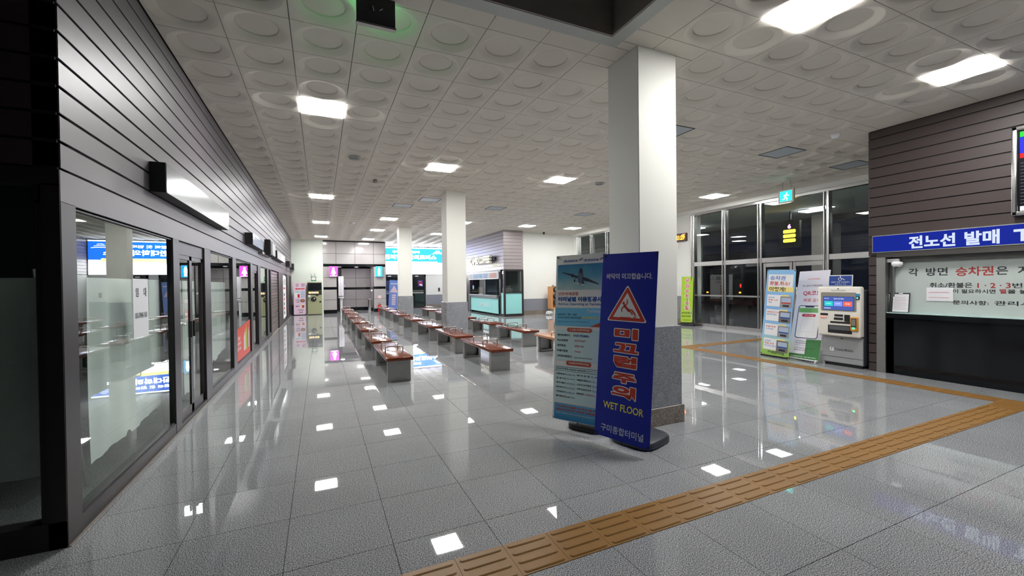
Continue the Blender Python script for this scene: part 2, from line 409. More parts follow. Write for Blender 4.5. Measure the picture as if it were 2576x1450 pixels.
LIGHTS = [(0.065,6.68),(0.065,13.31),(0.065,18.73),(0.065,24.15),(2.465,9.09),(2.465,16.92),(2.465,20.54),(2.465,24.75),
    (5.465,9.09),(5.465,16.92),(5.465,20.95),(8.465,9.09),(8.465,16.92),(10.865,9.09),(10.865,16.92),(4.265,2.47),(7.265,2.47)]
VENTS = [(5.69,5.23),(8.38,5.45),(10.83,5.46),(5.5,13.5),(3.05,12.6),(9.3,13.6),(2.465,14.2)]
key = lambda x, y: (math.floor((x+.235)/DX), math.floor((y-2.765)/DY))
lk = {key(*p) for p in LIGHTS}; vk = {key(*p) for p in VENTS}
PILLARS = [(3.165,3.605,3.715,4.13),(3.165,11.25,3.715,11.78),(3.165,18.85,3.715,19.4)]
WELL = (-1.035, -6, 2.96, 3.73)
blk = [(XT,-6,XG+1,4.13),(8.0,18.55,9.05,25),(9.05,19.2,XG+1,31),(-1.443,26.0,3.52,31)]
tiles = []
for i in range(-2, 21):
    for k in range(-14, 44):
        x0, y0 = cx_of(i), cy_of(k); c = (x0+DX/2, y0+DY/2)
        if (i, k) in lk or (i, k) in vk: continue
        rs = [(max(x0,WL+.004), y0, min(x0+DX,XG-.12), y0+DY)]
        if rs[0][2]-rs[0][0] < .01: continue
        fullc = rs[0][2]-rs[0][0] > .58
        for b in [WELL]+blk+PILLARS:
            r3 = subtract(rs, b)
            if r3 != rs: fullc = False
            rs = r3
        if y0 > 29: continue
        nearp = fullc and any(x0 < p[2]+.01 and x0+DX > p[0]-.01 and y0 < p[3]+.01 and y0+DY > p[1]-.01 for p in PILLARS)
        if nearp: fullc = None
        if fullc and x0 > 2.7 and x0 < 3.0 and y0 < 3.4: fullc = None
        for q in rs: tiles.append((q, fullc))
tiles.sort(key=lambda t: (0 if inview((t[0][0]+t[0][2])/2, (t[0][1]+t[0][3])/2, CEIL, 200) else 1, math.hypot((t[0][0]+t[0][2])/2, (t[0][1]+t[0][3])/2)))
rest = G()
for n_, (q, kind) in enumerate(tiles):
    if n_ < 300:
        if kind: inst(ctm, 'ceiling_tile', ceiling, (q[0], q[1], CEIL))
        elif kind is None: inst(ftm, 'ceiling_tile', ceiling, (q[0], q[1], CEIL))
        else: inst(flat_tile(0,0,q[2]-q[0],q[3]-q[1]).mesh('ceiling_tile'), 'ceiling_tile', ceiling, (q[0], q[1], CEIL))
    else:
        s_ = ctb if kind else flat_tile(0,0,q[2]-q[0],q[3]-q[1])
        nv = len(rest.v); rest.v += [(v[0]+q[0], v[1]+q[1], v[2]+CEIL) for v in s_.v]; rest._m(M_TILE)
        rest.f += [tuple(i+nv for i in f) for f in s_.f]; rest.mi += [0]*len(s_.f); rest.sm += s_.sm
o = rest.build('distant_ceiling_tiles', ceiling); o['kind'] = 'stuff'
# light well with pale border
b = G(); X0, X1, Y1 = -.9, 2.81, 3.58
b.box((X0-.15,Y1,CEIL-.006),(X1+.15,Y1+.15,CEIL+.05),M_TRIMW).box((X1,-6,CEIL-.006),(X1+.15,Y1,CEIL+.05),M_TRIMW).box((X0-.15,-6,CEIL-.006),(X0,Y1,CEIL+.05),M_TRIMW)
struct(b.build('trim_1'), 'pale border around the dark ceiling well')
b = G(); b.box((X0-.1,Y1-.02,CEIL-.002),(X1,Y1-.001,6.2),M_WELL).box((X1-.02,-6,CEIL-.002),(X1-.001,Y1-.02,6.2),M_WELL).box((X0-.1,-6,CEIL+.05),(X0,Y1,6.2),M_WELL).box((X0-.1,-6,6.2),(X1+.1,Y1+.1,6.3),M_WELL)
struct(b.build('wall_well'))

# ------------------------------------------------------------ outer walls
struct(G().box((-6.1,-6,0),(-6,31,4.3),M_INTER).build('wall_shop_back'))
struct(G().box((-6,-6.1,0),(XG+.1,-6,4.3),mat('south_wall_grey',(.10,.10,.10),.7)).build('wall_south'))
# white end wall piece behind the vending machine
b = G(); b.box((WL-.2,25.98,0),(.15,26.3,CEIL),mat('pale_green_wall',(.66,.70,.64),.6,var=.02)); struct(b.build('wall_far_left'))
b = G(); b.box((3.52,29.0,0),(9.0,29.15,CEIL),M_WHITEW); b.box((6.66,28.985,0),(8.0,29.0,.88),M_GREYW); b.box((6.66,28.97,0),(8.0,29.0,.2),M_PLINTH)
struct(b.build('wall_far_right'))
b = G(); b.box((9.05,19.2,0),(XG+.2,19.4,CEIL),M_WHITEW); struct(b.build('wall_white'))
struct(G().box((9.05,19.185,.2),(XG-.05,19.2,.80),M_GREYW).box((9.05,19.165,0),(XG-.05,19.2,.2),M_PLINTH).build('baseboard_white_wall'))
# white pier in the glass front
b = G(); b.box((XG-.02,11.2,1.05),(XG+.4,13.6,CEIL),M_WHITEW); b.box((XG-.03,11.2,.2),(XG+.4,13.6,1.05),M_CLAD); b.box((XG-.05,11.19,0),(XG+.4,13.6,.2),M_PLINTH)
b.box((XG-.10,12.35,1.05),(XG-.02,13.6,CEIL),M_WHITEW)
struct(b.build('wall_glass_pier'))
struct(G().box((XG-.12,3.9,4.03),(XG+.12,19.2,CEIL+.03),M_WHITEW).build('trim_2'), 'white header strip above the glass front')

# ------------------------------------------------------------ granite toilet block
blkr = sroot('wall_granite', (0,0,0))
YG = 26.1
def gp(x0, z0, x1, z1, y=YG, t=.03, m=M_GPANEL, name='stone_panel', par=None):
    return G().bbox((x0+.008,y,z0+.008),(x1-.008,y+t,z1-.008),m,.003).build(name, par or blkr)
G().box((.15,YG+.03,2.82),(3.55,YG+.3,CEIL),M_BLACK).box((.15,YG+.03,0),(.85,YG+.3,2.82),M_BLACK).box((2.86,YG+.03,0),(3.55,YG+.3,2.82),M_BLACK).build('backing', blkr)
cols = [.15,.83,1.84,2.88,3.55]
for z0, z1 in ((2.82,3.42),(3.42,4.10)):
    for a, c in zip(cols, cols[1:]): gp(a, z0, c, z1)
for a, c in ((.15,.85),(2.86,3.55)):
    for z0, z1 in ((.2,.78),(.78,1.37),(1.50,2.05),(2.05,2.68)): gp(a, z0, c, z1)
G().box((.15,YG-.01,2.68),(3.55,YG+.03,2.82),M_BLACKST).box((.15,YG-.01,1.37),(.85,YG+.03,1.50),M_BLACKST).box((2.86,YG-.01,1.37),(3.55,YG+.03,1.50),M_BLACKST).build('stone_band', blkr)
G().box((.15,YG-.02,0),(.85,YG+.03,.2),M_BLACKST).box((2.86,YG-.02,0),(3.55,YG+.03,.2),M_BLACKST).build('stone_base', blkr)
G().box((3.55,YG,0),(3.57,29,CEIL),M_GPANEL).build('stone_return', blkr)
rec = sroot('wall_recess'); YR = 28.5
for z0, z1 in ((.2,.70),(.70,1.33),(1.46,2.05),(2.05,2.66)):
    for a, c in ((1.2,2.05),(2.05,3.1)): gp(a, z0, c, z1, YR, par=rec)
G().box((.75,YR+.03,0),(3.2,YR+.2,3),M_BLACK).box((1.2,YR-.01,1.33),(3.1,YR+.03,1.46),M_BLACKST).box((1.2,YR-.02,0),(3.1,YR+.03,.2),M_BLACKST).box((.75,YR-.02,2.66),(3.1,YR+.03,2.83),M_BLACKST).build('stone_band', rec)
G().box((2.9,YG+.3,.2),(2.93,YR,2.83),M_GPANEL).box((2.93,YG+.3,0),(3.1,YR,2.83),M_BLACK).build('side_panel', rec)
G().box((.7,YG+.3,2.83),(3.1,YR+.1,2.9),mat('soffit_grey',(.3,.28,.3),.5)).box((.7,YG+.3,0),(.75,YR+.1,2.9),mat('plum_jamb',(.06,.03,.06),.4)).build('soffit', rec)
for xx in (1.15, 2.2):
    t = thing('ceiling_downlight', 'small oblong downlight in the soffit %s' % ('above the wash stand' if xx < 2 else 'in the middle of the toilet recess'), 'light', (xx, 27.0, 2.83))
    G().box((-.12,-.12,-.012),(.12,.12,0),M_STEELB).build('frame', t); G().box((-.1,-.1,-.016),(.1,.1,-.012),emit('downlight',(1,.95,1),140)).build('diffuser', t)
t = thing('wash_stand', 'white cabinet and wash basin standing just inside the toilet entrance', 'sink', (1.13,27.6,0))
G().bbox((-.14,.1,.95),(.16,.3,2.15),M_WHITE,.01).build('cabinet', t)
G().box((-.01,.09,.97),(.0,.1,2.13),M_STEELB).build('door_gap', t)
G().lathe(0,0,[(.03,.70),(.10,.76),(.16,.84),(.175,.9),(.16,.905),(.13,.87)],M_WHITE).build('basin', t)
G().cyl((0,.05,0),(0,.05,.75),.07,M_WHITE,r1=.09).build('pedestal', t)
G().tube([(0,.12,.88),(0,.12,1.0),(0,.05,1.03),(0,.0,1.0)],.012,M_STEEL).build('tap', t)

# ------------------------------------------------------------ left shop front
wl = sroot('wall_left')
G().box((WL-.12,3.5,2.12),(WL-.012,26,CEIL+.03),M_GROOVE).build('backing', wl)
SL0 = 2.335; ST = .1685
zs = [SL0+ST*k for k in range(11)]
for k, z in enumerate(zs):
    z1 = min(z+ST, CEIL)
    if z1-z < .03: continue
    G().bbox((WL-.014,3.5,z+.009),(WL,26.0,z1-.009),M_SLAT,.002).build('slat', wl)
G().bbox((WL-.10,3.5,2.13),(WL,26.0,SL0-.004),M_SLAT,.003).build('fascia', wl)
G().box((WL-.10,3.52,0),(WL-.003,5.75,.12),M_FRAME).box((WL-.1,5.75,0),(WL-.003,7.2,.05),M_FRAME).box((WL-.1,7.2,0),(WL-.003,15.6,.12),M_FRAME).box((WL-.1,20.2,0),(WL-.003,26,.12),M_FRAME).build('sill', wl)
G().box((WL-.12,3.5,-.005),(WL+.012,26,.006),mat('sealant_line',(.25,.22,.19),.6)).build('edge_strip', wl)
for (a, c) in ((3.5,3.68),(5.66,5.88),(7.02,7.36),(9.05,9.40),(11.2,11.5),(12.44,12.95),(14.45,14.87),(15.42,15.66),(18.25,20.25),(22.4,23.75),(25.1,26.0)):
    G().bbox((WL-.12,a,0),(WL,c,2.14),M_FRAME,.004).build('mullion', wl)
WIN = [(3.68,5.66),(7.36,9.05),(9.40,11.2),(12.95,14.45),(14.87,15.42),(20.25,22.4),(23.75,25.1)]
for n_, (a, c) in enumerate(WIN):
    w = sroot('window_%d' % (n_+1))
    G().box((WL-.05,a,.10),(WL-.012,a+.012,2.13),M_BLACK).box((WL-.05,c-.012,.10),(WL-.012,c,2.13),M_BLACK).box((WL-.05,a,2.11),(WL-.012,c,2.13),M_BLACK).box((WL-.05,a,.12),(WL-.012,c,.135),M_BLACK).build('gasket', w)
    G().add([(WL-.03,a,.12),(WL-.03,c,.12),(WL-.03,c,2.13),(WL-.03,a,2.13)],[(0,1,2,3)],M_GLASS).build('glass_pane', w)
def shopdoor(n_, y0, y1, half):
    d = sroot('door_%d' % n_)
    G().box((WL-.06,y0,1.98),(WL-.02,y1,2.13),M_FRAME).build('transom', d)
    m_ = (y0+y1)/2
    for a, c in (((y0,m_),(m_,y1)) if half else ((y0,y1),)):
        l = G().box((WL-.055,a,.05),(WL-.03,a+.05,1.98),M_FRAME).box((WL-.055,c-.05,.05),(WL-.03,c,1.98),M_FRAME).box((WL-.055,a,1.93),(WL-.03,c,1.98),M_FRAME).box((WL-.055,a,.05),(WL-.03,c,.15),M_FRAME).build('door_leaf', d)
        G().add([(WL-.04,a+.05,.15),(WL-.04,c-.05,.15),(WL-.04,c-.05,1.93),(WL-.04,a+.05,1.93)],[(0,1,2,3)],M_GLASS).build('glass_pane', l)
        yh = c-.06 if a == y0 and half else a+.06
        G().bbox((WL-.03,yh-.012,.98),(WL-.008,yh+.012,1.18),M_BLACK,.004).build('handle', l)
shopdoor(1, 5.88, 7.02, True); shopdoor(2, 11.5, 12.44, False)
# roller shutter
d = sroot('door_3')
for k in range(20):
    G().bbox((WL-.06-.012*(k%2),15.66,.02+.105*k),(WL-.035,18.25,.02+.105*(k+1)-.012),mat('shutter_brown',(.16,.12,.12),.3,metal=.5,var=.2,scale=4),.006).build('shutter_slat', d)
# end face of the shop block, facing the camera side
we = sroot('wall_left_end'); YE = 3.5
G().box((-6,YE+.012,2.24),(WL-.012,YE+.12,CEIL+.03),M_GROOVE).build('backing', we)
for k, z in enumerate(zs):
    z1 = min(z+ST, CEIL)
    if z1-z < .03: continue
    G().bbox((-6,YE,z+.009),(WL,YE+.014,z1-.009),M_SLATB,.002).build('slat', we)
G().box((-6,YE-.004,2.23),(WL-.003,YE+.1,SL0-.004),M_FRAME).box((-6,YE-.004,0),(WL-.003,YE+.1,.165),M_FRAME).box((-1.53,YE-.004,0),(WL-.003,YE+.1,2.24),M_FRAME).build('frame', we)
w = sroot('window_8')
G().add([(-6,YE+.06,.165),(-1.53,YE+.06,.165),(-1.53,YE+.06,2.23),(-6,YE+.06,2.23)],[(0,1,2,3)],M_GLASS).build('glass_pane', w)
G().bbox((-1.565,YE+.02,1.2),(-1.53,YE+.05,1.22),M_BLACK,.002).build('latch', w)
# shop partitions
b = G()
for y in (11.2, 15.5, 20.2): b.box((-6,y,0),(WL-.13,y+.1,4.2),M_INTER)
struct(b.build('wall_shop_partition'))
def drape(name, ax, c0, c1, z0a, z0b, z1, off, label, cat='plastic sheet'):
    n, k = 40, 12; vs = []
    rr = random.Random(5+int(off*10)); ph = [rr.random()*6 for _ in range(4)]
    for j in range(k+1):
        for i in range(n+1):
            s_ = i/n; zb = z0a+(z0b-z0a)*s_ + .003*math.sin(i*1.7+ph[0])+.005*math.sin(i*.43+ph[1])+(.03 if i in (17,18) else 0); z = zb+(z1-zb)*j/k
            a = off + .012*math.sin(s_*9+ph[1]+z*2)*(1-j/k*.6)+.006*math.sin(s_*31+ph[2])
            c = c0+(c1-c0)*s_; vs.append((a, c, z) if ax == 0 else (c, a, z))
    g = G().add(vs, [(j*(n+1)+i, j*(n+1)+i+1, (j+1)*(n+1)+i+1, (j+1)*(n+1)+i) for j in range(k) for i in range(n)], M_VINYL, True)
    return tag(g.build(name), label, cat)
drape('plastic_sheet', 0, 4.16, 5.68, .28, .34, 1.68, WL-.135, 'pale translucent plastic sheet hung inside the first shop window from the corner', )
drape('plastic_sheet', 0, 5.89, 6.42, .25, .25, 1.68, WL-.125, 'narrow pale plastic sheet behind the first leaf of the double glass door')
drape('plastic_sheet', 0, 6.50, 7.01, .25, .22, 1.68, WL-.125, 'narrow pale plastic sheet behind the second leaf of the double glass door')
drape('plastic_sheet', 0, 7.30, 9.10, .33, .50, 1.68, WL-.135, 'pale plastic sheet inside the window after the double glass door')
drape('plastic_sheet', 1, -4.8, -1.56, .35, .42, 1.67, YE+.17, 'pale plastic sheet behind the glass of the dark end face of the shops')
for k, yy in enumerate((4.35, 4.47, 4.60)):
    x_ = -1.75-.1*k
    tag(G().cyl((x_,yy-.25,1.75),(x_+.02,yy+.12,.02),.012,M_STEELB,n=8).build('leaning_pole'), ['longest','middle','shortest'][k]+' thin metal pole leaning behind the plastic sheet in the corner shop window', 'pole', 'poles behind the plastic sheet')
# notice on the first window
t = thing('notice', 'white paper notice with large Korean letters hung in the corner shop window', 'notice', (WL-.024,4.80,1.16), R(90))
G().box((-.16,0,0),(.19,.003,.52),M_PAPER).build('paper', t)
b = G(); K = ink('soft_black_ink', 40,40,45)
b.text('임', -.10,.36,-.04,.44,-.002,K).build('word', t); G().text('대', .08,.36,.14,.44,-.002,K).build('word', t); G().text('010-3948-1163', -.12,.17,.15,.22,-.002,K).build('phone_number', t)
# red poster low in window_3
t = thing('window_poster', 'red poster of drinks stuck low inside the third shop window', 'poster', (WL-.027,10.3,.14), R(90))
b = G(); b.add([(-.86,0,0),(.86,0,0),(.86,0,.72),(-.86,0,.62),],[(0,1,2,3)],ink('poster_red',222,70,52)); b.build('paper', t)
b = G()
for k, (cx, h, c) in enumerate(((.05,.42,(235,235,230)),(.15,.5,(240,230,215)),(.26,.55,(170,205,60)),(.38,.6,(190,215,70)),(.50,.58,(90,110,50)),(.62,.5,(240,240,235)))):
    m_ = ink('bottle_print_%d' % k, *c); G().rrect(cx-.045, .12, cx+.045, .12+h*.75, -.001-.0004*k, m_, .02).rect(cx-.015, .12+h*.75, cx+.015, .12+h*.88, -.001-.0004*k, m_).build('bottle_print', t)
b.text('오늘도', -.70,.40,-.40,.48,-.001,M_WHITE); b.text('시원하게', -.76,.30,-.34,.37,-.001,M_WHITE); b.text('즐기세요', -.76,.20,-.34,.27,-.001,M_WHITE)
b.build('print', t)
t = thing('window_poster', 'tall white poster with red arrow inside the window after the roller shutter', 'poster', (WL-.022,21.3,.2), R(90))
G().box((-.9,0,0),(.95,.004,1.85),M_WHITE).build('paper', t)
b = G(); RED = ink('print_red', 205,40,45); b.text('상점', -.4,1.45,.4,1.72,-.002,K); b.poly([(-.6,1.3),(-.35,1.2),(-.35,1.27),(.5,1.27),(.5,1.33),(-.35,1.33),(-.35,1.4)],-.002,RED)
for q in range(5): b.rrect(-.4,.15+.2*q,.1,.28+.2*q,-.002,(RED if q % 2 else K),.03)
b.build('print', t)
# wall sign boxes
def signbox(y0, y1, z0, z1, d, label, m=M_STEEL, front='blank'):
    t = thing('sign_box', label, 'sign', (WL,(y0+y1)/2,z0), R(90)); h = (y1-y0)/2
    G().bbox((-h,-d,0),(h,0,z1-z0),M_BLACK,.004).build('case', t)
    G().box((-h+.005,-d-.004,.0),(h,-d,z1-z0-.005),m).build('face', t)
    return t
M_SIGNF = mat('sign_face_pale', (.62,.66,.68), .16, metal=.75, var=.05, scale=1)
signbox(5.0,8.0,2.50,2.785,.125,'long blank silver-faced sign box above the first shop windows', M_SIGNF)
t = signbox(10.5,12.35,2.50,2.75,.14,'blank sign box above the third shop window, before the black raised letters', mat('sign_face_blue', (.30,.38,.52), .2, metal=.6, var=.05))
signbox(15.9,19.2,2.52,2.78,.16,'pale sign box above the roller shutter', mat('sign_face_white', (.62,.60,.62), .35))
signbox(22.0,23.4,2.50,2.75,.16,'short dark sign box near the far end of the shop wall', M_BLACK)
signbox(25.0,25.9,2.46,2.78,.18,'last dark sign box, at the far corner of the shop wall', M_SIGNF)
t = thing('letter_sign', 'raised black letters with white faces on the slatted wall above the shop door', 'sign', (WL,13.45,2.42), R(90))
G().box((-.9,-.10,.02),(1.0,-.0,.08),M_STEELB).build('rail', t)
for k, (cx, w_, h_) in enumerate(((-.15,.34,.42),(.35,.30,.40),(.8,.30,.40))):
    G().bbox((cx-w_/2,-.22,.03),(cx+w_/2,-.08,.03+h_),M_BLACK,.01).build('letter_body', t)
    G().box((cx-w_/2+.03,-.232,.06),(cx+w_/2-.03,-.22,h_),M_WHITE if k else M_BLACK).build('letter_face', t)

# ------------------------------------------------------------ ceiling fixtures
def clabel(x, y):
    if x == 4.265: return 'square ceiling light panel just before the nearest pillar, cut by the picture edge'
    if x == 7.265: return 'square ceiling light panel beside the ticket office slats'
    col = {0.065:'line nearest the shop wall', 2.465:'line just short of the pillars', 5.465:'line just past the pillars', 8.465:'line before the coffee kiosk', 10.865:'line nearest the glass front'}[x]
    ys = sorted(p[1] for p in LIGHTS if p[0] == x); return 'ceiling light panel, %s from the camera in the %s' % (['first','second','third','fourth'][ys.index(y)], col)
t0 = None
for (x, y) in LIGHTS:
    i, k = key(x, y); cx, cy_ = cx_of(i)+DX/2, cy_of(k)+DY/2
    if t0 is None:
        t0 = thing('ceiling_light', clabel(x, y), 'light', (cx,cy_,CEIL), 0, 'ceiling light panels')
        f = .30; b = G(); b.box((-f,-f,0),(-f+.02,f,.035),M_WHITE).box((f-.02,-f,0),(f,f,.035),M_WHITE).box((-f,-f,0),(f,-f+.02,.035),M_WHITE).box((-f,f-.02,0),(f,f,.035),M_WHITE).build('frame', t0)
        b = G(); b.bbox((-.285,-.285,-.010),(.285,.285,.015),M_LAMP,.008,2); b.build('diffuser', t0)
    else: dup(t0, (cx,cy_,CEIL), 0, clabel(x, y))
VL = ['pale grey square air grille in the ceiling behind the nearest pillar','pale grey square air grille between the pillar and the ticket office','pale grey square air grille in the ceiling next to the glass front','pale grey square air grille between the middle and far light rows',
 'pale square air grille just beyond the second pillar','pale air grille in the ceiling before the white wall','pale square air grille over the benches in the far half']
t0 = None
for n_, (x, y) in enumerate(VENTS):
    i, k = key(x, y); cx, cy_ = cx_of(i)+DX/2, cy_of(k)+DY/2
    if t0 is None:
        t0 = thing('air_grille', VL[0], 'grille', (cx,cy_,CEIL), 0, 'ceiling air grilles')
        f = .299; e = .02; MV = mat('grille_grey', (.50,.54,.58), .5); MD = mat('grille_dark', (.05,.055,.06), .6)
        G().box((-f,-f,-.004),(-f+e,f,.03),MD).box((f-e,-f,-.004),(f,f,.03),MD).box((-f,-f,-.004),(f,-f+e,.03),MD).box((-f,f-e,-.004),(f,f,.03),MD).build('frame', t0)
        b = G(); b.box((-f+e,-f+e,.012),(f-e,f-e,.02),MV)
        for q in range(14): b.box((-f+e,-.26+.04*q-.0185,0),(f-e,-.26+.04*q+.0185,.012),MV)
        b.build('grille_face', t0)
    else: dup(t0, (cx,cy_,CEIL), 0, VL[n_])
def cdisc(name, label, cat, x, y, r_, h, m, rim=None):
    t = thing(name, label, cat, (x,y,CEIL)); G().lathe(0,0,[(r_*.6,-h),(r_*.95,-h*.75),(r_,0.0),(r_*.9,.036)],m).build('cover', t)
    if rim: G().lathe(0,0,[(r_*1.15,-.004),(r_*1.15,.036)],rim).build('rim', t)
    return t
cdisc('ceiling_speaker','round grey ceiling speaker above the bench row nearest the shops','speaker',.665,9.09,.10,.012,mat('speaker_grey',(.2,.22,.22),.6),M_TRIMW)
cdisc('ceiling_speaker','round dark ceiling speaker behind the nearest pillar, right of a light panel','speaker',6.665,9.09,.10,.012,mat('speaker_grey',(.2,.22,.22),.6),M_TRIMW)
cdisc('sprinkler_head','small sprinkler head in the ceiling among the bosses','sprinkler',1.27,10.9,.05,.04,M_STEELB)
cdisc('smoke_detector','white dome smoke detector near the corner of the ticket office slats','smoke detector',8.31,4.42,.07,.07,M_WHITE)
cdisc('smoke_detector','small white smoke detector over the far benches near the granite block','smoke detector',1.27,18.4,.06,.05,M_WHITE)
cdisc('dome_camera','small dark dome camera at the top of the white wall','camera',10.4,18.9,.05,.08,M_BLACK)
t = thing('wall_sensor', 'small white sensor with a stub pipe high on the side of the nearest pillar', 'sensor', (3.715,3.9,3.86))
G().lathe(.05,0,[(.03,.24),(.045,.26),(.045,.275),(.03,.285)],M_WHITE).build('head', t); G().tube([(.05,0,.24),(.05,0,.02)],.012,M_WHITE).tube([(0,0,.2),(.05,0,.2)],.01,M_WHITE).build('stub_pipe', t)

# exit signs
GRN = emit('exit_green', (.05,.75,.22), 2.2)
def runner(b, x, z, s_, y, m):
    b.disc(x+.10*s_, z+.78*s_, .085*s_, y, m, 12)
    b.line([(x+.05*s_,z+.66*s_),(x-.06*s_,z+.38*s_)], .15*s_, y, m); b.line([(x-.06*s_,z+.40*s_),(x+.16*s_,z+.26*s_),(x+.10*s_,z+.02*s_)], .085*s_, y, m)
    b.line([(x-.07*s_,z+.38*s_),(x-.14*s_,z+.18*s_),(x-.36*s_,z+.16*s_)], .085*s_, y, m)
    b.line([(x+.05*s_,z+.64*s_),(x+.24*s_,z+.52*s_),(x+.34*s_,z+.60*s_)], .06*s_, y, m); b.line([(x+.02*s_,z+.64*s_),(x-.16*s_,z+.60*s_),(x-.24*s_,z+.46*s_)], .06*s_, y, m)
t = thing('exit_sign', 'dark unlit back of an exit sign hung from the ceiling, cut by the top edge', 'exit sign', (.485,3.92,3.90))
G().bbox((-.165,-.02,0),(.165,.02,.25),mat('sign_dark_face',(.03,.034,.032),.25),.004).build('case', t)
G().box((-.17,-.024,-.012),(.17,.024,.004),M_STEELB).build('bottom_rail', t)
b = G(); b.box((-.15,.0205,.02),(.15,.0225,.235),emit('exit_green_back',(.10,1,.25),5)); b.build('lit_face', t)
b = G(); b.tube([(-.03,-.024,.155),(-.02,-.024,.115)],.004,M_WHITE).tube([(.03,-.024,.13),(.055,-.024,.15)],.004,M_WHITE); b.box((-.14,-.0215,.085),(-.10,-.021,.10),M_BLACK).build('marks', t)
t = thing('exit_sign', 'lit green exit sign hung before the glass front near the ticket office', 'exit sign', (11.0,7.0,3.60), R(-90))
G().bbox((-.20,-.03,0),(.20,.03,.34),M_OFFW,.008).build('case', t)
b = G(); b.rect(-.15,.04,.15,.30,-.032,emit('exit_teal',(.02,.75,.60),2.4)); runner(b, 0, .05, .24, -.034, emit('exit_white',(.75,1,1),5)); b.build('lit_face', t)
G().cyl((-.1,0,.34),(-.1,0,.56),.008,M_STEELB,8).cyl((.1,0,.34),(.1,0,.56),.008,M_STEELB,8).build('hanger', t)

# ------------------------------------------------------------ pillars
for n_, (x0,y0,x1,y1) in enumerate(PILLARS):
    p = sroot('pillar'); p['label'] = ['white square pillar with granite foot behind the wet floor banner','white square pillar with granite foot in the middle of the benches','white square pillar farthest away, before the lit board'][n_]
    G().bbox((x0,y0,1.08),(x1,y1,CEIL+.04),M_PAINT,.006).build('shaft', p)
    G().bbox((x0-.035,y0-.035,.19),(x1+.02,y1+.035,1.10),M_CLAD,.004).build('cladding', p)
    G().bbox((x0-.065,y0-.045,0),(x1+.05,y1+.05,.20),M_PLINTH,.004).build('plinth', p)

# ------------------------------------------------------------ benches
def bench_proto(name, label, m, group):
    t = thing(name, label, 'bench', (0,0,0), 0, group)
    b = G(); b.bbox((-.215,0,.355),(.215,1.86,.412),m,.010,2); b.build('seat', t)
    for y0, s_ in ((.10,1),(1.66,-1)):
        # a tray-shaped leg: closed outer plate, folded rim, open towards the middle
        yo, yi = (y0, y0+.10) if s_ == 1 else (y0+.10, y0)
        b = G(); b.bbox((-.185,min(yo,yo+.012*s_),0),(.185,max(yo,yo+.012*s_),.355),M_LEGS,.003)
        for a, c in (((-.185,0),(-.173,.355)),((.173,0),(.185,.355)),((-.173,0),(.173,.012)),((-.173,.343),(.173,.355))):
            b.box((a[0],yo,a[1]),(c[0],yi,c[1]),M_LEGS)
        yr = yi
        for a, c in (((-.185,0),(-.135,.355)),((.135,0),(.185,.355)),((-.135,0),(.135,.05)),((-.135,.305),(.135,.355))):
            b.box((a[0],yr-.006*s_,a[1]),(c[0],yr,c[1]),M_LEGS)
        b.build('leg', t)
    G().box((-.15,.2,.335),(-.11,1.66,.355),M_LEGIN).box((.11,.2,.335),(.15,1.66,.355),M_LEGIN).build('under_rail', t)
    for yy in (.62, 1.16):
        P = [(-.15,yy,.41)]+[(-.15+.03-.03*math.cos(R(a)),yy,.485+.03*math.sin(R(a))) for a in (0,30,60,90)]+[(.15-.03+.03*math.sin(R(a)),yy,.485+.03*math.cos(R(a))) for a in (0,30,60,90)]+[(.15,yy,.41)]
        G().tube(P,.011,M_STEEL,8).build('armrest', t)
    return t
ordn = ['nearest','second','third','fourth','fifth','sixth','farthest']
rows = [(1.165,[7.0,9.28,11.74,14.23,16.71,19.2,21.6],'row beside the shop windows'),(2.975,[6.99,9.22,11.69,14.2,16.7,19.2,21.5],'row leading to the middle pillar'),(4.79,[6.97,9.38,11.67,14.07,16.7,19.35],'row right of the middle pillar')]
bp = None
for x, ys, nm in rows:
    for i, y in enumerate(ys):
        o_ = ordn[i] if i < len(ys)-1 else 'farthest'
        lab = 'red wooden bench on steel legs, %s in the %s' % (o_, nm)
        if x == 4.79 and i == 0: continue
        if bp is None: bp = bench_proto('waiting_bench', lab, M_BENCH, 'waiting hall benches'); bp.location = (x, y, 0)
        else: dup(bp, (x, y, 0), 0, lab)
bo = bench_proto('waiting_bench', 'light orange wooden bench half hidden behind the airline banner', M_BENCHO, 'waiting hall benches'); bo.location = (4.79, 6.97, 0)

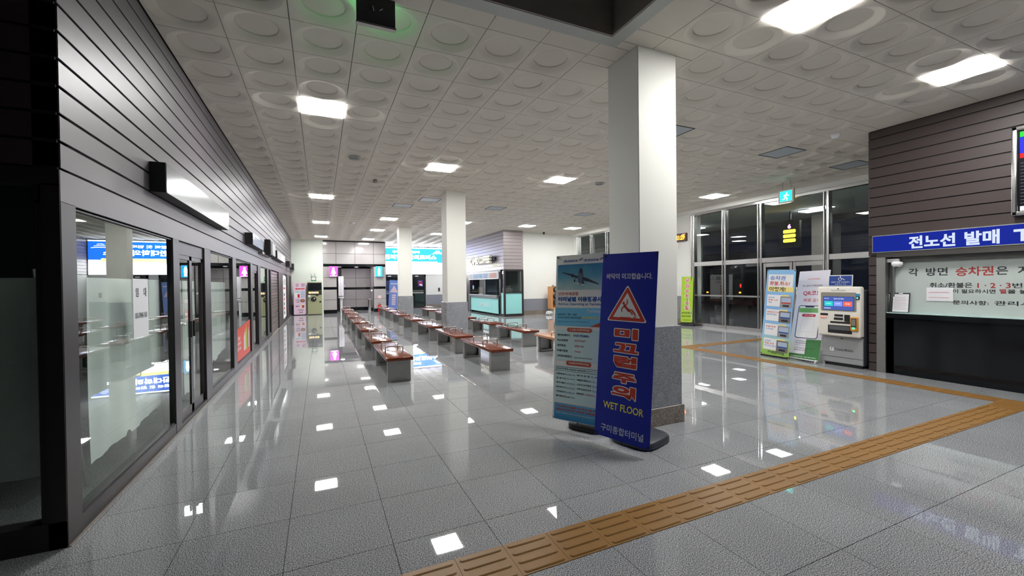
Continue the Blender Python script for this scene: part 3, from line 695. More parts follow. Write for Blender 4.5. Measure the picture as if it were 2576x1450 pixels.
# ------------------------------------------------------------ banners
def tiltM(zb, tilt, roll=0): return Matrix.Translation((0,0,zb)) @ Matrix.Rotation(-tilt,4,'X') @ Matrix.Rotation(-roll,4,'Y')
NAVY = ink('banner_navy', 8,27,138,.35,1.5); RED2 = mat('sign_red',(.62,.045,.022),.4,var=.02); YEL = mat('sign_yellow',(.92,.80,.10),.4,var=.02); LBL = ink('pale_letter', 205,214,236,.4)
def waterbase(t, w=.62, d=.50, h=.12, yb=.02, m=M_BASEP, xo=0):
    """wide low base with a raised hump, slots along the front, sloping shoulders"""
    b = G(); n = 20; rings = [(w/2,d/2,0.012),(w/2,d/2,h*.45),(w/2-.02,d/2-.02,h*.62),(w/2-.09,d/2-.07,h*.80),(w/2-.14,d/2-.11,h)]
    vs = []
    for a, c, z in rings:
        for i in range(n*2):
            th = math.pi*i/n; e = 4.5; ct, st = math.cos(th), math.sin(th)
            vs.append((xo+a*math.copysign(abs(ct)**(2/e),ct), yb+c*math.copysign(abs(st)**(2/e),st), z))
    k = 2*n
    b.add(vs, [(r_*k+i, r_*k+(i+1)%k, (r_+1)*k+(i+1)%k, (r_+1)*k+i) for r_ in range(len(rings)-1) for i in range(k)], m, True)
    b.add(vs, [tuple(range(4*k,5*k)), tuple(range(k-1,-1,-1))], m); b.build('water_base', t)
    b = G()
    for sx in (-1,1):
        for sy_ in (-1,1): b.box((xo+sx*w*.32-.05,yb+sy_*d*.30-.05,0),(xo+sx*w*.32+.05,yb+sy_*d*.30+.05,.014),M_BLACK)
    b.build('foot_pad', t)
    G().cyl((xo,yb,h*.9),(xo,yb,h+.05),.05,m,16,.04).build('socket', t); G().cyl((xo,yb,h),(0,.12,.98),.009,M_BLACK,8).build('support_pole', t)
def stand(t, T, w, h, zb):
    """pole and crossed ribs behind the cloth"""
    g = G(T); g.cyl((0,.02,-.02),(0,.03,h*.5),.011,M_BLACK,8)
    for sx in (-1,1):
        for z in (.01,h-.01): g.cyl((0,.03,h*.5),(sx*(w/2-.01),.006,z),.005,M_BLACK,6)
    g.build('rib_frame', t)
def eyelets(t, T, w, h, m=M_BLACK):
    for sx in (-1,1):
        for z in (.018,h-.018):
            G(T).cyl((sx*(w/2-.02),-.008,z),(sx*(w/2-.02),.008,z),.011,m,10).build('eyelet', t)
# wet floor banner
t = thing('banner_stand', 'navy blue wet floor banner with red warning triangle before the nearest pillar', 'banner', (2.566,3.207,0), -1.249)
W, H = .60, 1.80; T = tiltM(.088, .088, -.010)
b = G(T); b.box((-W/2,0,0),(W/2,.003,H),NAVY); b.build('cloth', t)
y1, y2, y3 = -.0010, -.0018, -.0026
b = G(T); b.text('바닥이 미끄럽습니다.', -.245,1.545,.253,1.603,y1,M_WHITE,.012); b.build('lettering', t)
tri = lambda r_, cz: [(r_*math.sin(R(a)), cz+r_*math.cos(R(a))) for a in (0,120,240)]
def rtri(r_, cz, rr):
    P = []
    for a in (0,240,120):
        cx, cz2 = (r_-2*rr)*math.sin(R(a)), cz+(r_-2*rr)*math.cos(R(a))
        for d_ in (60,30,0,-30,-60): P.append((cx+rr*math.sin(R(a+d_)), cz2+rr*math.cos(R(a+d_))))
    return P
b = G(T); tc = 1.254; sx_ = 1.07
b.poly([(p[0]*sx_,p[1]) for p in rtri(.238,tc,.013)], y1, M_WHITE); b.poly([(p[0]*sx_,p[1]) for p in rtri(.219,tc,.010)], y2, RED2); b.poly([(p[0]*sx_,p[1]) for p in rtri(.160,tc,.004)], y3, M_WHITE)
b.build('warning_triangle', t)
y4 = -.0036; b = G(T)
b.disc(-.036,1.313,.0135,y4,RED2,14); b.line([(-.027,1.290),(.022,1.243)],.024,y4,RED2); b.line([(.014,1.250),(.058,1.247),(.088,1.212),(.094,1.200)],.014,y4,RED2); b.line([(.018,1.240),(.050,1.228),(.066,1.205)],.012,y4,RED2)
b.line([(-.020,1.290),(.004,1.312),(.000,1.350)],.0095,y4,RED2); b.line([(-.030,1.282),(-.055,1.262),(-.052,1.226)],.0095,y4,RED2); b.disc(.022,1.243,.013,y4,RED2,12); b.disc(-.026,1.289,.012,y4,RED2,12)
b.line([(-.065,1.176),(.052,1.176)],.006,y4,RED2); b.line([(.075,1.178),(.098,1.196)],.005,y4,RED2); b.line([(.082,1.174),(.112,1.190)],.005,y4,RED2); b.line([(.078,1.170),(.10,1.174)],.005,y4,RED2)
b.build('slipping_figure', t)
b = G(T)
for ch, z0, z1, x0, x1 in (('미',.968,1.068,-.122,.133),('끄',.838,.925,-.122,.142),('럽',.698,.802,-.115,.131),('주',.550,.641,-.120,.132),('의',.405,.520,-.126,.135)):
    b.outlined(ch, x0,z0,x1,z1,y1,M_WHITE,.0085); b.text(ch, x0,z0,x1,z1,y2,RED2,.05)
b.build('lettering', t)['label'] = 'large red letters with white outline'
b = G(T); b.text('WET FLOOR', -.212,.278,.225,.346,y1,YEL,.018); b.build('lettering', t)['label'] = 'yellow lettering'
b = G(T); b.text('구미종합터미널', -.228,.052,.235,.124,y1,LBL,.014); b.build('lettering', t)
stand(t, T, W, H, .1); eyelets(t, T, W, H); waterbase(t, .46, .48, .125, .36)
# airline banner
t = thing('banner_stand', 'pale airline terminal banner with airplane picture behind the wet floor banner', 'banner', (2.452,3.78,0), -1.077)
W, H = .60, 1.80; T = tiltM(.113, .091, .014)
PALE = ink('banner_pale', 240,241,248,.5,1.15); BOXB = ink('pale_blue_box', 196,220,236,.5,1.25); BLUE = ink('print_blue', 20,84,170); ORG = mat('print_orange_red',(.62,.10,.045),.5,var=.02); BK = ink('print_black', 24,28,38)
b = G(T); b.box((-W/2,0,0),(W/2,.003,H),PALE); b.build('cloth', t)
y4 = -.0034
b = G(T); b.rrect(-.280,1.415,.280,1.697,y1,gradient('sky_print',[(.0,(.50,.66,.66)),(.45,(.14,.42,.58)),(1,(.02,.20,.44))],2,1.52,1.82,.4,.5,6),.02)
PB = ink('plane_dark', 46,56,78); PW = ink('plane_light', 220,228,236); PM = ink('plane_mid', 96,110,134)
b.poly([(-.222,1.606),(-.214,1.614),(-.10,1.590),(-.02,1.562),(-.015,1.535),(-.08,1.560)],y2,PB); b.poly([(.035,1.555),(.10,1.535),(.232,1.474),(.222,1.468),(.09,1.505),(.015,1.522)],y2,PB)
b.poly([(-.018,1.50),(-.024,1.58),(-.010,1.635),(.008,1.655),(.026,1.640),(.036,1.59),(.034,1.50),(.015,1.462)],y3,PM); b.poly([(-.008,1.625),(.008,1.652),(.024,1.636),(.028,1.60),(.004,1.59)],y4,PB)
b.disc(-.088,1.572,.020,y3,PB,12); b.disc(.082,1.522,.020,y3,PB,12)
b.poly([(-.075,1.492),(.07,1.455),(.07,1.461),(.0,1.490)],y3,PW); b.line([(-.06,1.55),(-.062,1.515)],.006,y3,PB); b.line([(.036,1.52),(.042,1.49)],.006,y3,PB); b.disc(-.062,1.512,.010,y4,BK,8); b.disc(.043,1.488,.010,y4,BK,8)
b.build('airplane_picture', t)
b = G(T)
b.text('(주)경북고속',-.205,1.716,-.030,1.748,y1,BLUE,.03); b.text('(주)진안고속',.045,1.714,.220,1.746,y1,BLUE,.03)
for xo in (-.015,.235):
    for q in range(3): b.line([(xo,1.728+.006*q),(xo+.018,1.738+.006*q),(xo+.050,1.746+.008*q)],.004,y1,BLUE if q else ORG)
b.text('인천국제공항',-.264,1.353,-.012,1.390,y1,ORG,.02); b.text('터미널별 이용항공사',-.264,1.286,.268,1.340,y1,BLUE,.045); b.text('Airlines Operating at Terminals',-.265,1.238,.29,1.274,y1,BLUE,.008)
SKB = ink('mid_blue_band', 110,184,226,.5,1.3); b.rect(-W/2,1.018,W/2,1.218,y1,SKB)
SI = ink('slate_ink',60,96,116); b.text('Terminal 2',.095,1.168,.285,1.203,y2,M_WHITE,.02); b.text('2026년 1월 14일',-.265,1.135,-.03,1.157,y2,SI,.01); b.text('아시아나항공 이용터미널은',-.265,1.098,.03,1.122,y2,SI,.01); b.text('제2여객터미널',.035,1.098,.25,1.126,y2,YEL,.02); b.text('새로운 코드쉐어 변경은 시즌 확인바랍니다',-.265,1.060,.12,1.072,y2,SI,0)
b.poly([(.13,1.018),(.30,1.090),(.30,1.018)],y2,ORG)
b.rrect(-.283,.645,.290,.980,y1,BOXB,.02); b.rrect(-.142,.955,.156,1.000,y2,ORG,.02); b.text('T1(제1여객터미널)',-.115,.966,.130,.990,y3,M_WHITE,.02)
for q, (ko, en, m_) in enumerate((('에어프레미아','AIR PREMIA',BLUE),('이스타항공','EASTAR JET',RED2),('제주항공','JEJU air',ORG),('티웨이항공',"t'way",RED2),('기타외국항공사','Other International Airlines',BK))):
    z = .905-.057*q; b.text(ko,-.262,z,-.262+.0265*len(ko),z+.025,y2,BK,.025)
    wd = {0:.17,1:.135,2:.115,3:.075,4:.21}[q]; hh = .024 if q < 4 else .013; b.text(en,-.045,z,-.045+wd,z+hh,y2,m_,.015)
b.rect(-.062,.908,-.052,.926,y2,RED2)
b.rrect(-.283,.196,.290,.580,y1,BOXB,.02); b.rrect(-.144,.595,.156,.642,y2,ORG,.02); b.text('T2(제2여객터미널)',-.117,.606,.130,.632,y3,M_WHITE,.02)
b.rect(-.272,.527,.290,.572,y2,BK); b.rect(-.268,.531,.286,.568,y3,BOXB); b.text('아시아나항공 ASIANA AIRLINES',-.258,.541,.10,.560,y4,BK,.02); b.text('(2026년 1월 14일)',.11,.541,.27,.558,y4,BK,0)
L = [('대한항공','KOREAN AIR'),('진 에 어','JINAIR'),('에어서울','AIR SEOUL'),('에어부산','AIR BUSAN'),('샤먼항공','XIAMEN AIR'),('델타항공','DELTA')]
Rr = [('에 어 프 랑 스','AF'),('네덜란드항공','KLM'),('스칸디나비아항공','SAS'),('가루다인도네시아','Garuda'),('중화항공','CHINA AIR')]
GB = ink('faint_blue', 70,120,170)
for q, (ko, en) in enumerate(L):
    z = .484-.048*q; b.text(ko,-.262,z,-.165,z+.020,y2,BK,.025); b.ring(-.150,z+.010,.006,.011,y2,GB if q < 5 else RED2,10); b.text(en,-.135,z,-.03,z+.016,y2,GB if q < 5 else BK,.0)
for q, (ko, en) in enumerate(Rr):
    z = .486-.0475*q; b.text(ko,-.010,z,-.010+.0215*len(ko),z+.020,y2,BK,.025); b.text(en,.0+.0215*len(ko),z,.275,z+.018,y2,BLUE if q != 4 else RED2,.0)
DB = gradient('deep_blue_print',[(0,(.01,.22,.50)),(1,(.16,.48,.72))],2,.1,.30); b.rrect(-.283,.004,.292,.180,y1,DB,.015)
b.text('인천공항 터미널별 이용 항공사를 확인',-.255,.136,.24,.160,y2,RED2,.02); b.text('please CHECK YOUR TERMINAL',-.255,.098,.275,.124,y2,RED2,.03); b.text('before getting off at incheon international airport',-.255,.068,.275,.082,y2,M_WHITE,.01)
b.build('print', t)
stand(t, T, W, H, .1); eyelets(t, T, W, H, M_STEELB); waterbase(t, .42, .44, .125, .28, M_BLACK, .03)
# light blue instruction banner
t = thing('banner_stand', 'light blue instruction banner with four photo steps, farthest from the ticket machine', 'banner', (8.575,5.732,0), -1.57)
W, H = .60, 1.80; T = tiltM(.025, .084, -.038)
b = G(T); b.box((-W/2,0,0),(W/2,.003,H),gradient('blue_green_print',[(0,(.30,.52,.08)),(.16,(.42,.66,.22)),(.24,(.35,.62,.80)),(.5,(.24,.48,.82)),(1,(.28,.56,.88))],2,0,1.8,.45,.08,3)); b.build('cloth', t)
b = G(T); b.rect(-.26,1.34,.26,1.70,y1,M_WHITE); b.rect(-.26,1.34,.28,1.44,y2,ink('soft_yellow',248,226,140)); BL3 = ink('heading_blue',70,120,205)
b.text('승차권',-.22,1.58,.10,1.67,y3,BL3,.02); b.text('환불,취소!',-.22,1.465,.20,1.555,y3,RED2,.02); b.text('이렇게!',-.22,1.345,.12,1.44,y3,BK,.02)
b.build('heading_print', t)
for q in range(4):
    b = G(T); zt = 1.27-.305*q; b.rect(.05,zt-.24-.02,.20,zt+.01,y1,ink('soft_yellow',248,226,140)); b.rrect(-.25,zt-.24,.06,zt,y2,M_WHITE,.01)
    b.rect(.03,zt-.26,.27,zt-.02,y3,ink('photo_grey_%d' % (q % 2), *( (150,152,158) if q % 2 == 0 else (118,112,110) )))
    b.rect(.06,zt-.14,.25,zt-.05,y4,ink('photo_screen',176,190,214)); b.rect(.06,zt-.17,.25,zt-.145,y4,BLUE if q else RED2); b.rrect(.09,zt-.235,.22,zt-.195,y4,BK,.01)
    for z_, s_, m_ in (((-.075,'승차권',BL3),(-.125,'환불 누르',RED2),(-.175,'세요',BL3)) if q == 0 else ((-.075,['','환불투입구에','환불버튼을','승차권'][q],RED2 if q < 3 else BL3),(-.125,['','넣어주세요','누르세요','환불 완료'][q],BL3 if q < 3 else RED2),(-.175,['','','','카드취소확인'][q],BL3))):
        if s_: b.text(s_,-.225,zt+z_,-.225+.042*len(s_),zt+z_+.034,y4,m_,.01)
    b.build('step_card', t)
b = G(T); b.text('구미종합터미널',-.15,.045,.20,.10,y2,BK,.02)
b.build('print', t); eyelets(t, T, W, H); stand(t, T, W, H, .1)
G().box((-.28,-.02,0),(.28,.02,.03),M_BLACK).box((-.02,-.05,0),(.02,.35,.02),M_BLACK).build('foot_frame', t)
# ticket app banner (matrix code left out)
t = thing('banner_stand', 'white and green phone ticket banner standing against the ticket machine', 'banner', (8.64,5.20,0), -1.642)
W, H = .61, 1.82; T = tiltM(.02, .25, .031)
GR = ink('leaf_green',52,124,60); MAG = ink('heading_red',196,40,72)
b = G(T); b.box((-W/2,0,0),(W/2,.003,H),ink('banner_lilac_white',226,224,234)); b.build('cloth', t)
b = G(T); b.text('- 미리 준비하세요 -',-.13,1.63,.14,1.665,y1,RED2,.01); b.text('버스 승차시 꼭 확인하세요',-.20,1.49,.19,1.53,y1,BK,.01); b.text('QR코드',-.17,1.30,.19,1.40,y1,MAG,.02); b.text('바로 승차',-.14,1.17,.19,1.25,y1,MAG,.01)
b.rrect(-.225,.43,.225,1.10,y1,ink('phone_navy',28,44,92),.05); b.rrect(-.21,.445,.21,1.085,y2,M_WHITE,.04); b.rect(-.205,.955,.205,1.05,y3,ink('phone_green',108,178,104)); b.rrect(-.09,1.06,.09,1.09,y3,ink('phone_navy',28,44,92),.012)
b.rrect(-.13,.87,.14,.925,y3,MAG,.025); b.text('전자 승차권',-.08,.882,.09,.912,y4,M_WHITE,0)
b.rect(-.13,.56,.13,.83,y3,ink('code_pad',232,226,226)); b.rect(-.12,.57,.12,.82,y4,ink('code_pad_in',240,240,244))
b.poly([(.02,.42),(W/2,.42),(W/2,0),(-W/2,0),(-W/2,.125),(.02,.125)],y1,GR)
for q in range(9): b.disc(-.28+.035*q,.127,.016,y2,ink('banner_lilac_white',226,224,234),10)
for z_, s_ in ((.36,'*전자승차권(QR) 발권하신 고객은'),(.32,'바로 승차하세요'),(.22,'*전자승차권(QR) 미발권 고객은'),(.18,'발권 후 승차')): b.text(s_,-.20,z_,.19 if len(s_) > 12 else .05,z_+.022,y3,BK,.01)
b.rect(-.20,.285,.02,.288,y3,BK); b.text('구미종합터미널 | 054.452.5760',-.26,.045,.24,.075,y3,M_WHITE,.01)
b.build('print', t); eyelets(t, T, W, H, M_WHITE); stand(t, T, W, H, .1)
G().cyl((-.29,-.02,.04),(.29,-.02,.04),.010,M_WHITE,8).cyl((-.27,-.05,.0),(-.27,-.02,.06),.01,M_WHITE,8).cyl((.27,-.05,0),(.27,-.02,.06),.01,M_WHITE,8).cyl((0,.40,.0),(0,.10,.5),.01,M_WHITE,8).build('foot_frame', t)
# green fare dodging banner
t = thing('banner_stand', 'lime green narrow banner with red Korean letters beside the glass front', 'banner', (12.0,11.25,0), -1.2)
W, H = .42, 1.66; T = tiltM(.12, .12, .012)
b = G(T); b.box((-W/2,0,0),(W/2,.003,H),ink('lime_cloth',166,198,52)); b.build('cloth', t)
b = G(T)
for q, ch in enumerate('무임승차'): b.outlined(ch,-.075,1.45-.19*q,.075,1.58-.19*q,-.004,M_WHITE,.012,.03); b.text(ch,-.075,1.45-.19*q,.075,1.58-.19*q,-.006,MAG,.03)
for q, ch in enumerate('사절'): b.outlined(ch,-.075,.63-.18*q,.075,.76-.18*q,-.004,M_WHITE,.012,.03); b.text(ch,-.075,.63-.18*q,.075,.76-.18*q,-.006,MAG,.03)
GK = ink('dark_green_ink',30,60,20); b.text('승차권(예매)',-.18,.30,.18,.37,-.004,GK,.02); b.text('요금표 표시제 운영',-.18,.19,.18,.25,-.004,GK,.02); b.text('구미종합터미널',-.13,.06,.14,.10,-.004,GK,0)
b.build('print', t); eyelets(t, T, W, H); G().cyl((.0,.03,.1),(.0,.10,1.2),.010,M_STEELB,8).tube([(.0,.1,1.2),(.16,.02,.4),(.2,.02,.2)],.006,M_WHITE).build('rib_frame', t); waterbase(t, .62, .40, .11, .10, M_BLACK)
# far banners
t = thing('banner_stand', 'pink shop banner with a red arrow beside the vending machine', 'banner', (-1.04,25.6,0), 0)
W, H = .58, 1.74; T = tiltM(.03, .0)
b = G(T); b.box((-W/2,0,0),(W/2,.006,H),ink('pink_cloth',236,206,226)); b.build('cloth', t)
b = G(T); b.text('상',-.20,1.52,-.03,1.70,-.004,BK,.0); b.text('점',.07,1.52,.24,1.70,-.004,BK,0); b.poly([(-.22,1.40),(-.14,1.35),(-.14,1.38),(.25,1.38),(.25,1.43),(-.14,1.43),(-.14,1.46)],-.004,RED)
b.rect(-.24,.92,.02,1.30,-.004,M_WHITE); b.rect(-.10,.93,.0,1.12,-.006,RED); b.rect(-.22,1.2,.0,1.28,-.006,M_MINT)
for q in range(3): b.rect(.06,.95+.12*q,.25,1.04+.12*q,-.004,ink('pale_blue_print',170,200,226))
b.text('사사안',-.20,.76,.0,.83,-.004,BK,.02); b.text('쇼핑',-.16,.66,-.02,.73,-.004,BK,.02); b.disc(.14,.76,.09,-.004,ink('bowl_brown',112,74,58),20,1.3); b.disc(.14,.77,.06,-.006,ink('bowl_food',170,128,104),20,1.3)
b.text('음료수',-.20,.42,.0,.50,-.004,BK,.02); b.disc(.16,.46,.13,-.004,M_WHITE,20); b.poly([(.08,.52),(.24,.52),(.21,.36),(.11,.36)],-.006,ORG); b.text('이방우동',-.08,.22,.18,.29,-.004,BK,.02); b.text('0000번',-.04,.10,.15,.17,-.004,BK,.02)
b.build('print', t); eyelets(t, T, W, H); G().box((-.3,-.02,0),(.3,.03,.035),M_BLACK).cyl((0,.03,0),(0,.03,1.0),.01,M_BLACK,8).build('foot_frame', t)
t = thing('banner_stand', 'blue wet floor banner with white triangle leaning before the far dark door', 'banner', (4.17,27.4,0), 0)
W, H = .60, 1.85; T = tiltM(.04, .03, -.06)
b = G(T); b.box((-W/2,0,0),(W/2,.006,H),ink('sky_blue_cloth',120,150,226)); b.build('cloth', t)
b = G(T); b.rect(-.22,1.58,.24,1.66,-.004,LBL); b.poly([(p[0],p[1]) for p in rtri(.30,1.22,.02)],-.004,ink('pale_pink_print',232,206,222))
for q in range(5): b.rrect(-.12,.28+.14*q,.12,.39+.14*q,-.004,ink('pale_pink_print',232,206,222),.02)
b.build('print', t); eyelets(t, T, W, H); G().box((-.3,-.1,0),(.3,.2,.04),M_BLACK).cyl((0,.05,0),(0,.03,1.0),.01,M_BLACK,8).build('foot_frame', t)

# ------------------------------------------------------------ ticket machine
t = thing('ticket_machine', 'grey bus ticket machine with a blue touch screen at the end of the ticket office', 'ticket machine', (8.70,4.54,0), R(-90))
MG = ink('machine_grey',158,160,162,.35); MDG = ink('machine_side_grey',70,72,80,.4); OFF = ink('machine_cream',238,233,222,.4,1.05)
G().bbox((-.33,.02,.05),(.33,.50,1.40),MDG,.006).build('body', t)
b = G(); b.bbox((-.33,0,.06),(.33,.03,.56),MG,.008); b.box((-.33,-.004,.165),(.33,.001,.17),M_BLACK); b.rrect(-.02,.505,.02,.52,-.003,M_BLACK,.006); b.build('lower_door', t)
G().box((-.30,.04,0),(.30,.46,.05),M_BLACK).build('plinth', t)
b = G(); b.bbox((-.355,-.11,.56),(.345,.03,1.47),OFF,.035,4); b.build('fascia', t)
b = G(); b.rrect(-.29,1.02,.29,1.365,-.112,ink('recess_grey',150,146,136),.02)
for q in (-1,): b.rrect(-.255,1.04,.255,1.29,-.114,ink('bezel_dark',30,36,60),.01)
b.disc(0,1.43,.012,-.112,M_BLACK,12); b.text('버스승차권 발매기',-.11,1.385,.12,1.41,-.1125,BK,0); b.build('screen_surround', t)
b = G(); b.rect(-.25,1.045,.25,1.285,-.116,emit('screen_blue',(.06,.10,.36),1.1)); EW = emit('screen_white',(.8,.9,1),1.2)
for xx, c in ((-.155,(.02,.55,.50)),(0,(.20,.26,.75)),(.155,(.85,.12,.08))): b.rrect(xx-.07,1.115,xx+.07,1.20,-.118,emit('screen_tile_%d' % int(xx*1000+200), c, 1.2),.006); b.text('승차권' if xx < .1 else '환불',xx-.035,1.148,xx+.035,1.17,-.120,EW,0)
b.text('오늘의 승차권 발매',-.07,1.235,.09,1.262,-.118,EW,.0); b.text('시외·고속',-.23,1.24,-.15,1.262,-.118,EW,0); b.text('예매발권',-.235,1.06,-.12,1.085,-.118,EW,0); b.build('screen', t)
G().bbox((.285,-.135,1.24),(.345,-.108,1.30),M_BLACK,.012,2).box((.275,-.116,1.30),(.345,-.111,1.345),ink('sticker_blue',60,140,190)).disc(.315,1.27,.016,-.137,emit('lens_cyan',(.2,.8,.9),1.0),14).build('webcam', t)
b = G(); b.bbox((-.30,-.118,.935),(-.17,-.11,.975),M_BLACK,.004).bbox((-.06,-.118,.925),(.08,-.11,.965),M_BLACK,.004).bbox((-.07,-.118,.862),(.08,-.11,.905),M_BLACK,.004).bbox((.10,-.122,.84),(.19,-.11,.965),M_BLACK,.006).bbox((-.13,-.116,.80),(.20,-.11,.835),M_BLACK,.004).build('slot_panel', t)
b = G(); b.bbox((-.17,-.118,.62),(.22,-.11,.765),M_BLACK,.012,2).box((-.14,-.122,.68),(.19,-.118,.75),ink('tray_grey',90,92,96)).build('ticket_tray', t)
b = G(); b.bbox((-.30,-.125,.88),(-.19,-.11,.92),ink('red_ring_white',240,200,195),.01,2).box((-.27,-.128,.895),(-.22,-.125,.905),emit('slot_red',(1,.12,.05),2)).build('card_slot', t)
b = G(); b.bbox((.205,-.15,.68),(.325,-.108,.93),ink('reader_orange',226,150,50),.02,3).build('card_reader', t)
rd = b; b = G(); b.bbox((.222,-.158,.75),(.308,-.148,.91),ink('reader_dark',60,62,64),.008,2).box((.235,-.160,.78),(.295,-.158,.89),ink('reader_lcd',130,130,120)).disc(.262,.735,.022,-.153,emit('reader_green',(.05,1,.25),3),14).build('reader_pad', t)
b = G(); b.rrect(-.20,.27,-.13,.34,-.0045,M_WHITE,.015); b.text('T',-.18,.285,-.15,.325,-.006,MDG,.03); b.text('Tmoney Mobility',-.115,.275,.19,.33,-.002,ink('machine_ink',70,70,74),.01); b.build('lettering', t)
G().lathe(.34,.25,[(.006,.85),(.018,.86),(.018,.88),(.006,.89)],M_STEEL).build('side_lock', t)
t = thing('ticket_machine_sign', 'small blue wheelchair sign leaning on top of the ticket machine', 'sign', (8.90,4.66,1.47), R(-78))
b = G(Matrix.Rotation(R(-8),4,'X')); b.bbox((-.20,0,0),(.18,.01,.215),M_WHITE,.003).build('board', t)
b = G(Matrix.Rotation(R(-8),4,'X')); b.rect(-.185,.015,.165,.20,-.002,ink('sign_blue',34,70,150)); b.disc(-.01,.184,.010,-.004,M_WHITE,10); b.ring(-.015,.138,.022,.030,-.004,M_WHITE,20,100,380); b.line([(-.01,.174),(-.005,.148),(.03,.148),(.045,.122),(.06,.125)],.009,-.004,M_WHITE)
b.text('장애인 전용 무인발매기',-.15,.065,.13,.095,-.004,M_WHITE,0); b.text('교통약자 우선',-.09,.030,.08,.052,-.004,M_WHITE,0); b.build('print', t)

# ------------------------------------------------------------ ticket office
wt = sroot('wall_ticket_office')
G().box((XT+.015,-6,2.3),(XT+.2,4.13,CEIL+.03),M_GROOVE).box((XT+.015,4.02,0),(XT+.2,4.125,2.34),M_GROOVE).box((XT+.2,4.0,0),(12.18,4.12,CEIL),M_GROOVE).build('backing', wt)
for k, z in enumerate(zs):
    z1 = min(z+ST, CEIL)
    if z1-z < .03: continue
    G().bbox((XT,-6,z+.008),(XT+.016,4.13,z1-.008),M_SLATB,.002).build('slat', wt)
    G().bbox((XT,4.13,z+.005),(12.18,4.145,z1-.005),M_SLATB,.002).build('slat', wt)
for k in range(14):
    z = SL0-ST*(k+1); z1 = z+ST
    if z1 < .02: continue
    G().bbox((XT,4.03,max(z,0)+.008),(XT+.016,4.13,z1-.008),M_SLATB,.002).build('slat', wt)
    G().bbox((XT,4.13,max(z,0)+.005),(12.18,4.145,z1-.005),M_SLATB,.002).build('slat', wt)
G().bbox((XT-.01,3.90,0),(XT+.10,4.03,1.97),M_STEELB,.004).build('steel_post', wt)
G().bbox((XT-.012,-6,1.965),(XT+.12,4.03,2.05),mat('dark_steel',(.20,.19,.185),.22,metal=.9),.004).build('steel_header', wt)
G().box((XT+.10,-6,1.88),(XT+.5,4.0,1.97),mat('soffit_dark',(.1,.1,.1),.4)).build('soffit', wt)
G().box((XT+.02,-6,.0),(XT+.10,3.90,.97),M_BLACKST).box((XT+.02,3.80,0),(XT+.12,3.9,1.0),M_BLACKST).build('stone_front', wt)
G().bbox((XT-.0,-6,.94),(XT+.45,3.92,1.02),M_BLACKST,.004).build('counter_top', wt)
G().box((XT+.02,-6,1.02),(XT+.20,3.90,1.035),ink('glass_edge_mint',196,226,220,.2)).build('glass_edge', wt)
w = sroot('window_9')
G().box((XT+.145,-6,1.03),(XT+.155,3.84,1.97),mat('frosted_glass',(.50,.555,.535),.22,var=.02)).build('glass_pane', w)
G().box((XT+.12,3.83,1.03),(XT+.17,3.86,1.97),M_STEELB).build('frame_post', w)
G().box((XT+.14,3.86,1.03),(XT+.16,3.92,1.97),mat('back_steel',(.2,.22,.21),.4,metal=.5)).build('side_panel', w)
# lettering on the glass: local x runs along -Y
g2 = sroot('window_lettering', (XT+.145, 3.66, 0), R(-90))
g2['label'] = 'black and red Korean notice lettering on the frosted ticket window'
DK = ink('vinyl_black',44,48,50); VR = ink('vinyl_red',168,52,48); yy = -.003
def L_(s_, px0, px1, z0, z1, m_, bold=.02): b.text(s_, px0, z0, px1, z1, yy, m_, bold)
for w_, x0, x1, z0, z1, m_ in (('각',.008,.132,1.640,1.769,DK),('방면',.227,.488,1.642,1.769,DK),('승차권',.577,.979,1.632,1.770,VR),('은',1.003,1.121,1.642,1.762,DK),('자동발매기를',1.21,2.1,1.64,1.76,DK),
    ('취소/환불은',.274,.762,1.452,1.531,DK),('1 · 2 · 3',.813,1.146,1.449,1.524,VR),('번 창구에서',1.161,1.75,1.449,1.522,DK),('발권이 필요하시면',.40,.998,1.368,1.430,DK),('벨',1.039,1.104,1.371,1.436,VR),('을 눌러주세요',1.115,1.65,1.371,1.432,DK),
    ('문의사항:',.543,.931,1.195,1.259,DK),('관리사무실',.986,1.60,1.198,1.264,DK)):
    G().text(w_, x0, z0, x1, z1, yy, m_, .018).build('word', g2)
t = thing('paper_sheet', 'white paper sheet with faint red lines stuck on the ticket window', 'paper', (XT+.14,3.266,1.24), R(-90))
G().box((-.157,-.006,0),(.157,-.002,.215),M_PAPER).build('paper', t)
b = G(); b.rect(-.13,.13,.11,.142,-.008,ink('faint_red',222,170,176)); b.rect(-.13,.05,.11,.06,-.008,ink('faint_red',222,170,176)); b.build('print', t)
for q, (yy_, wd, lb) in enumerate(((3.745,.235,'clipboard with a printed sheet standing on the ticket counter by the window letters'),(3.955,.13,'narrow clipboard beside the steel post of the ticket office'))):
    t = thing('clipboard', lb, 'clipboard', (XT+.09,yy_,1.035), R(-90)); Tm = Matrix.Rotation(R(-7),4,'X')
    G(Tm).bbox((-wd/2,0,0),(wd/2,.006,.33),M_BLACK,.003).build('board', t); G(Tm).box((-wd/2+.012,-.002,.01),(wd/2-.012,0,.31),M_PAPER).build('paper', t)
    b = G(Tm)
    for z_ in range(9): b.rect(-wd/2+.03,.05+.025*z_,wd/2-.03-.01*(z_%3),.055+.025*z_,-.0035,ink('faint_red' if z_ in (1,5) else 'faint_grey', 190,170,176))
    b.build('print', t); G(Tm).bbox((-.03,-.01,.31),(.03,.0,.335),M_STEEL,.003).build('clip', t)
t = thing('security_camera', 'white dome security camera on a bracket in the ticket window corner', 'camera', (XT+.10,3.86,1.84), R(-90))
G().bbox((-.09,-.05,.04),(.12,.0,.10),M_WHITE,.008).build('bracket', t); G().lathe(.09,-.04,[(.045,.05),(.075,.035),(.075,0),(.055,-.035),(.02,-.05)],M_WHITE).build('dome', t)
G().lathe(.09,-.055,[(.03,-.02),(.03,-.045),(.01,-.055)],M_BLACK).build('lens', t)
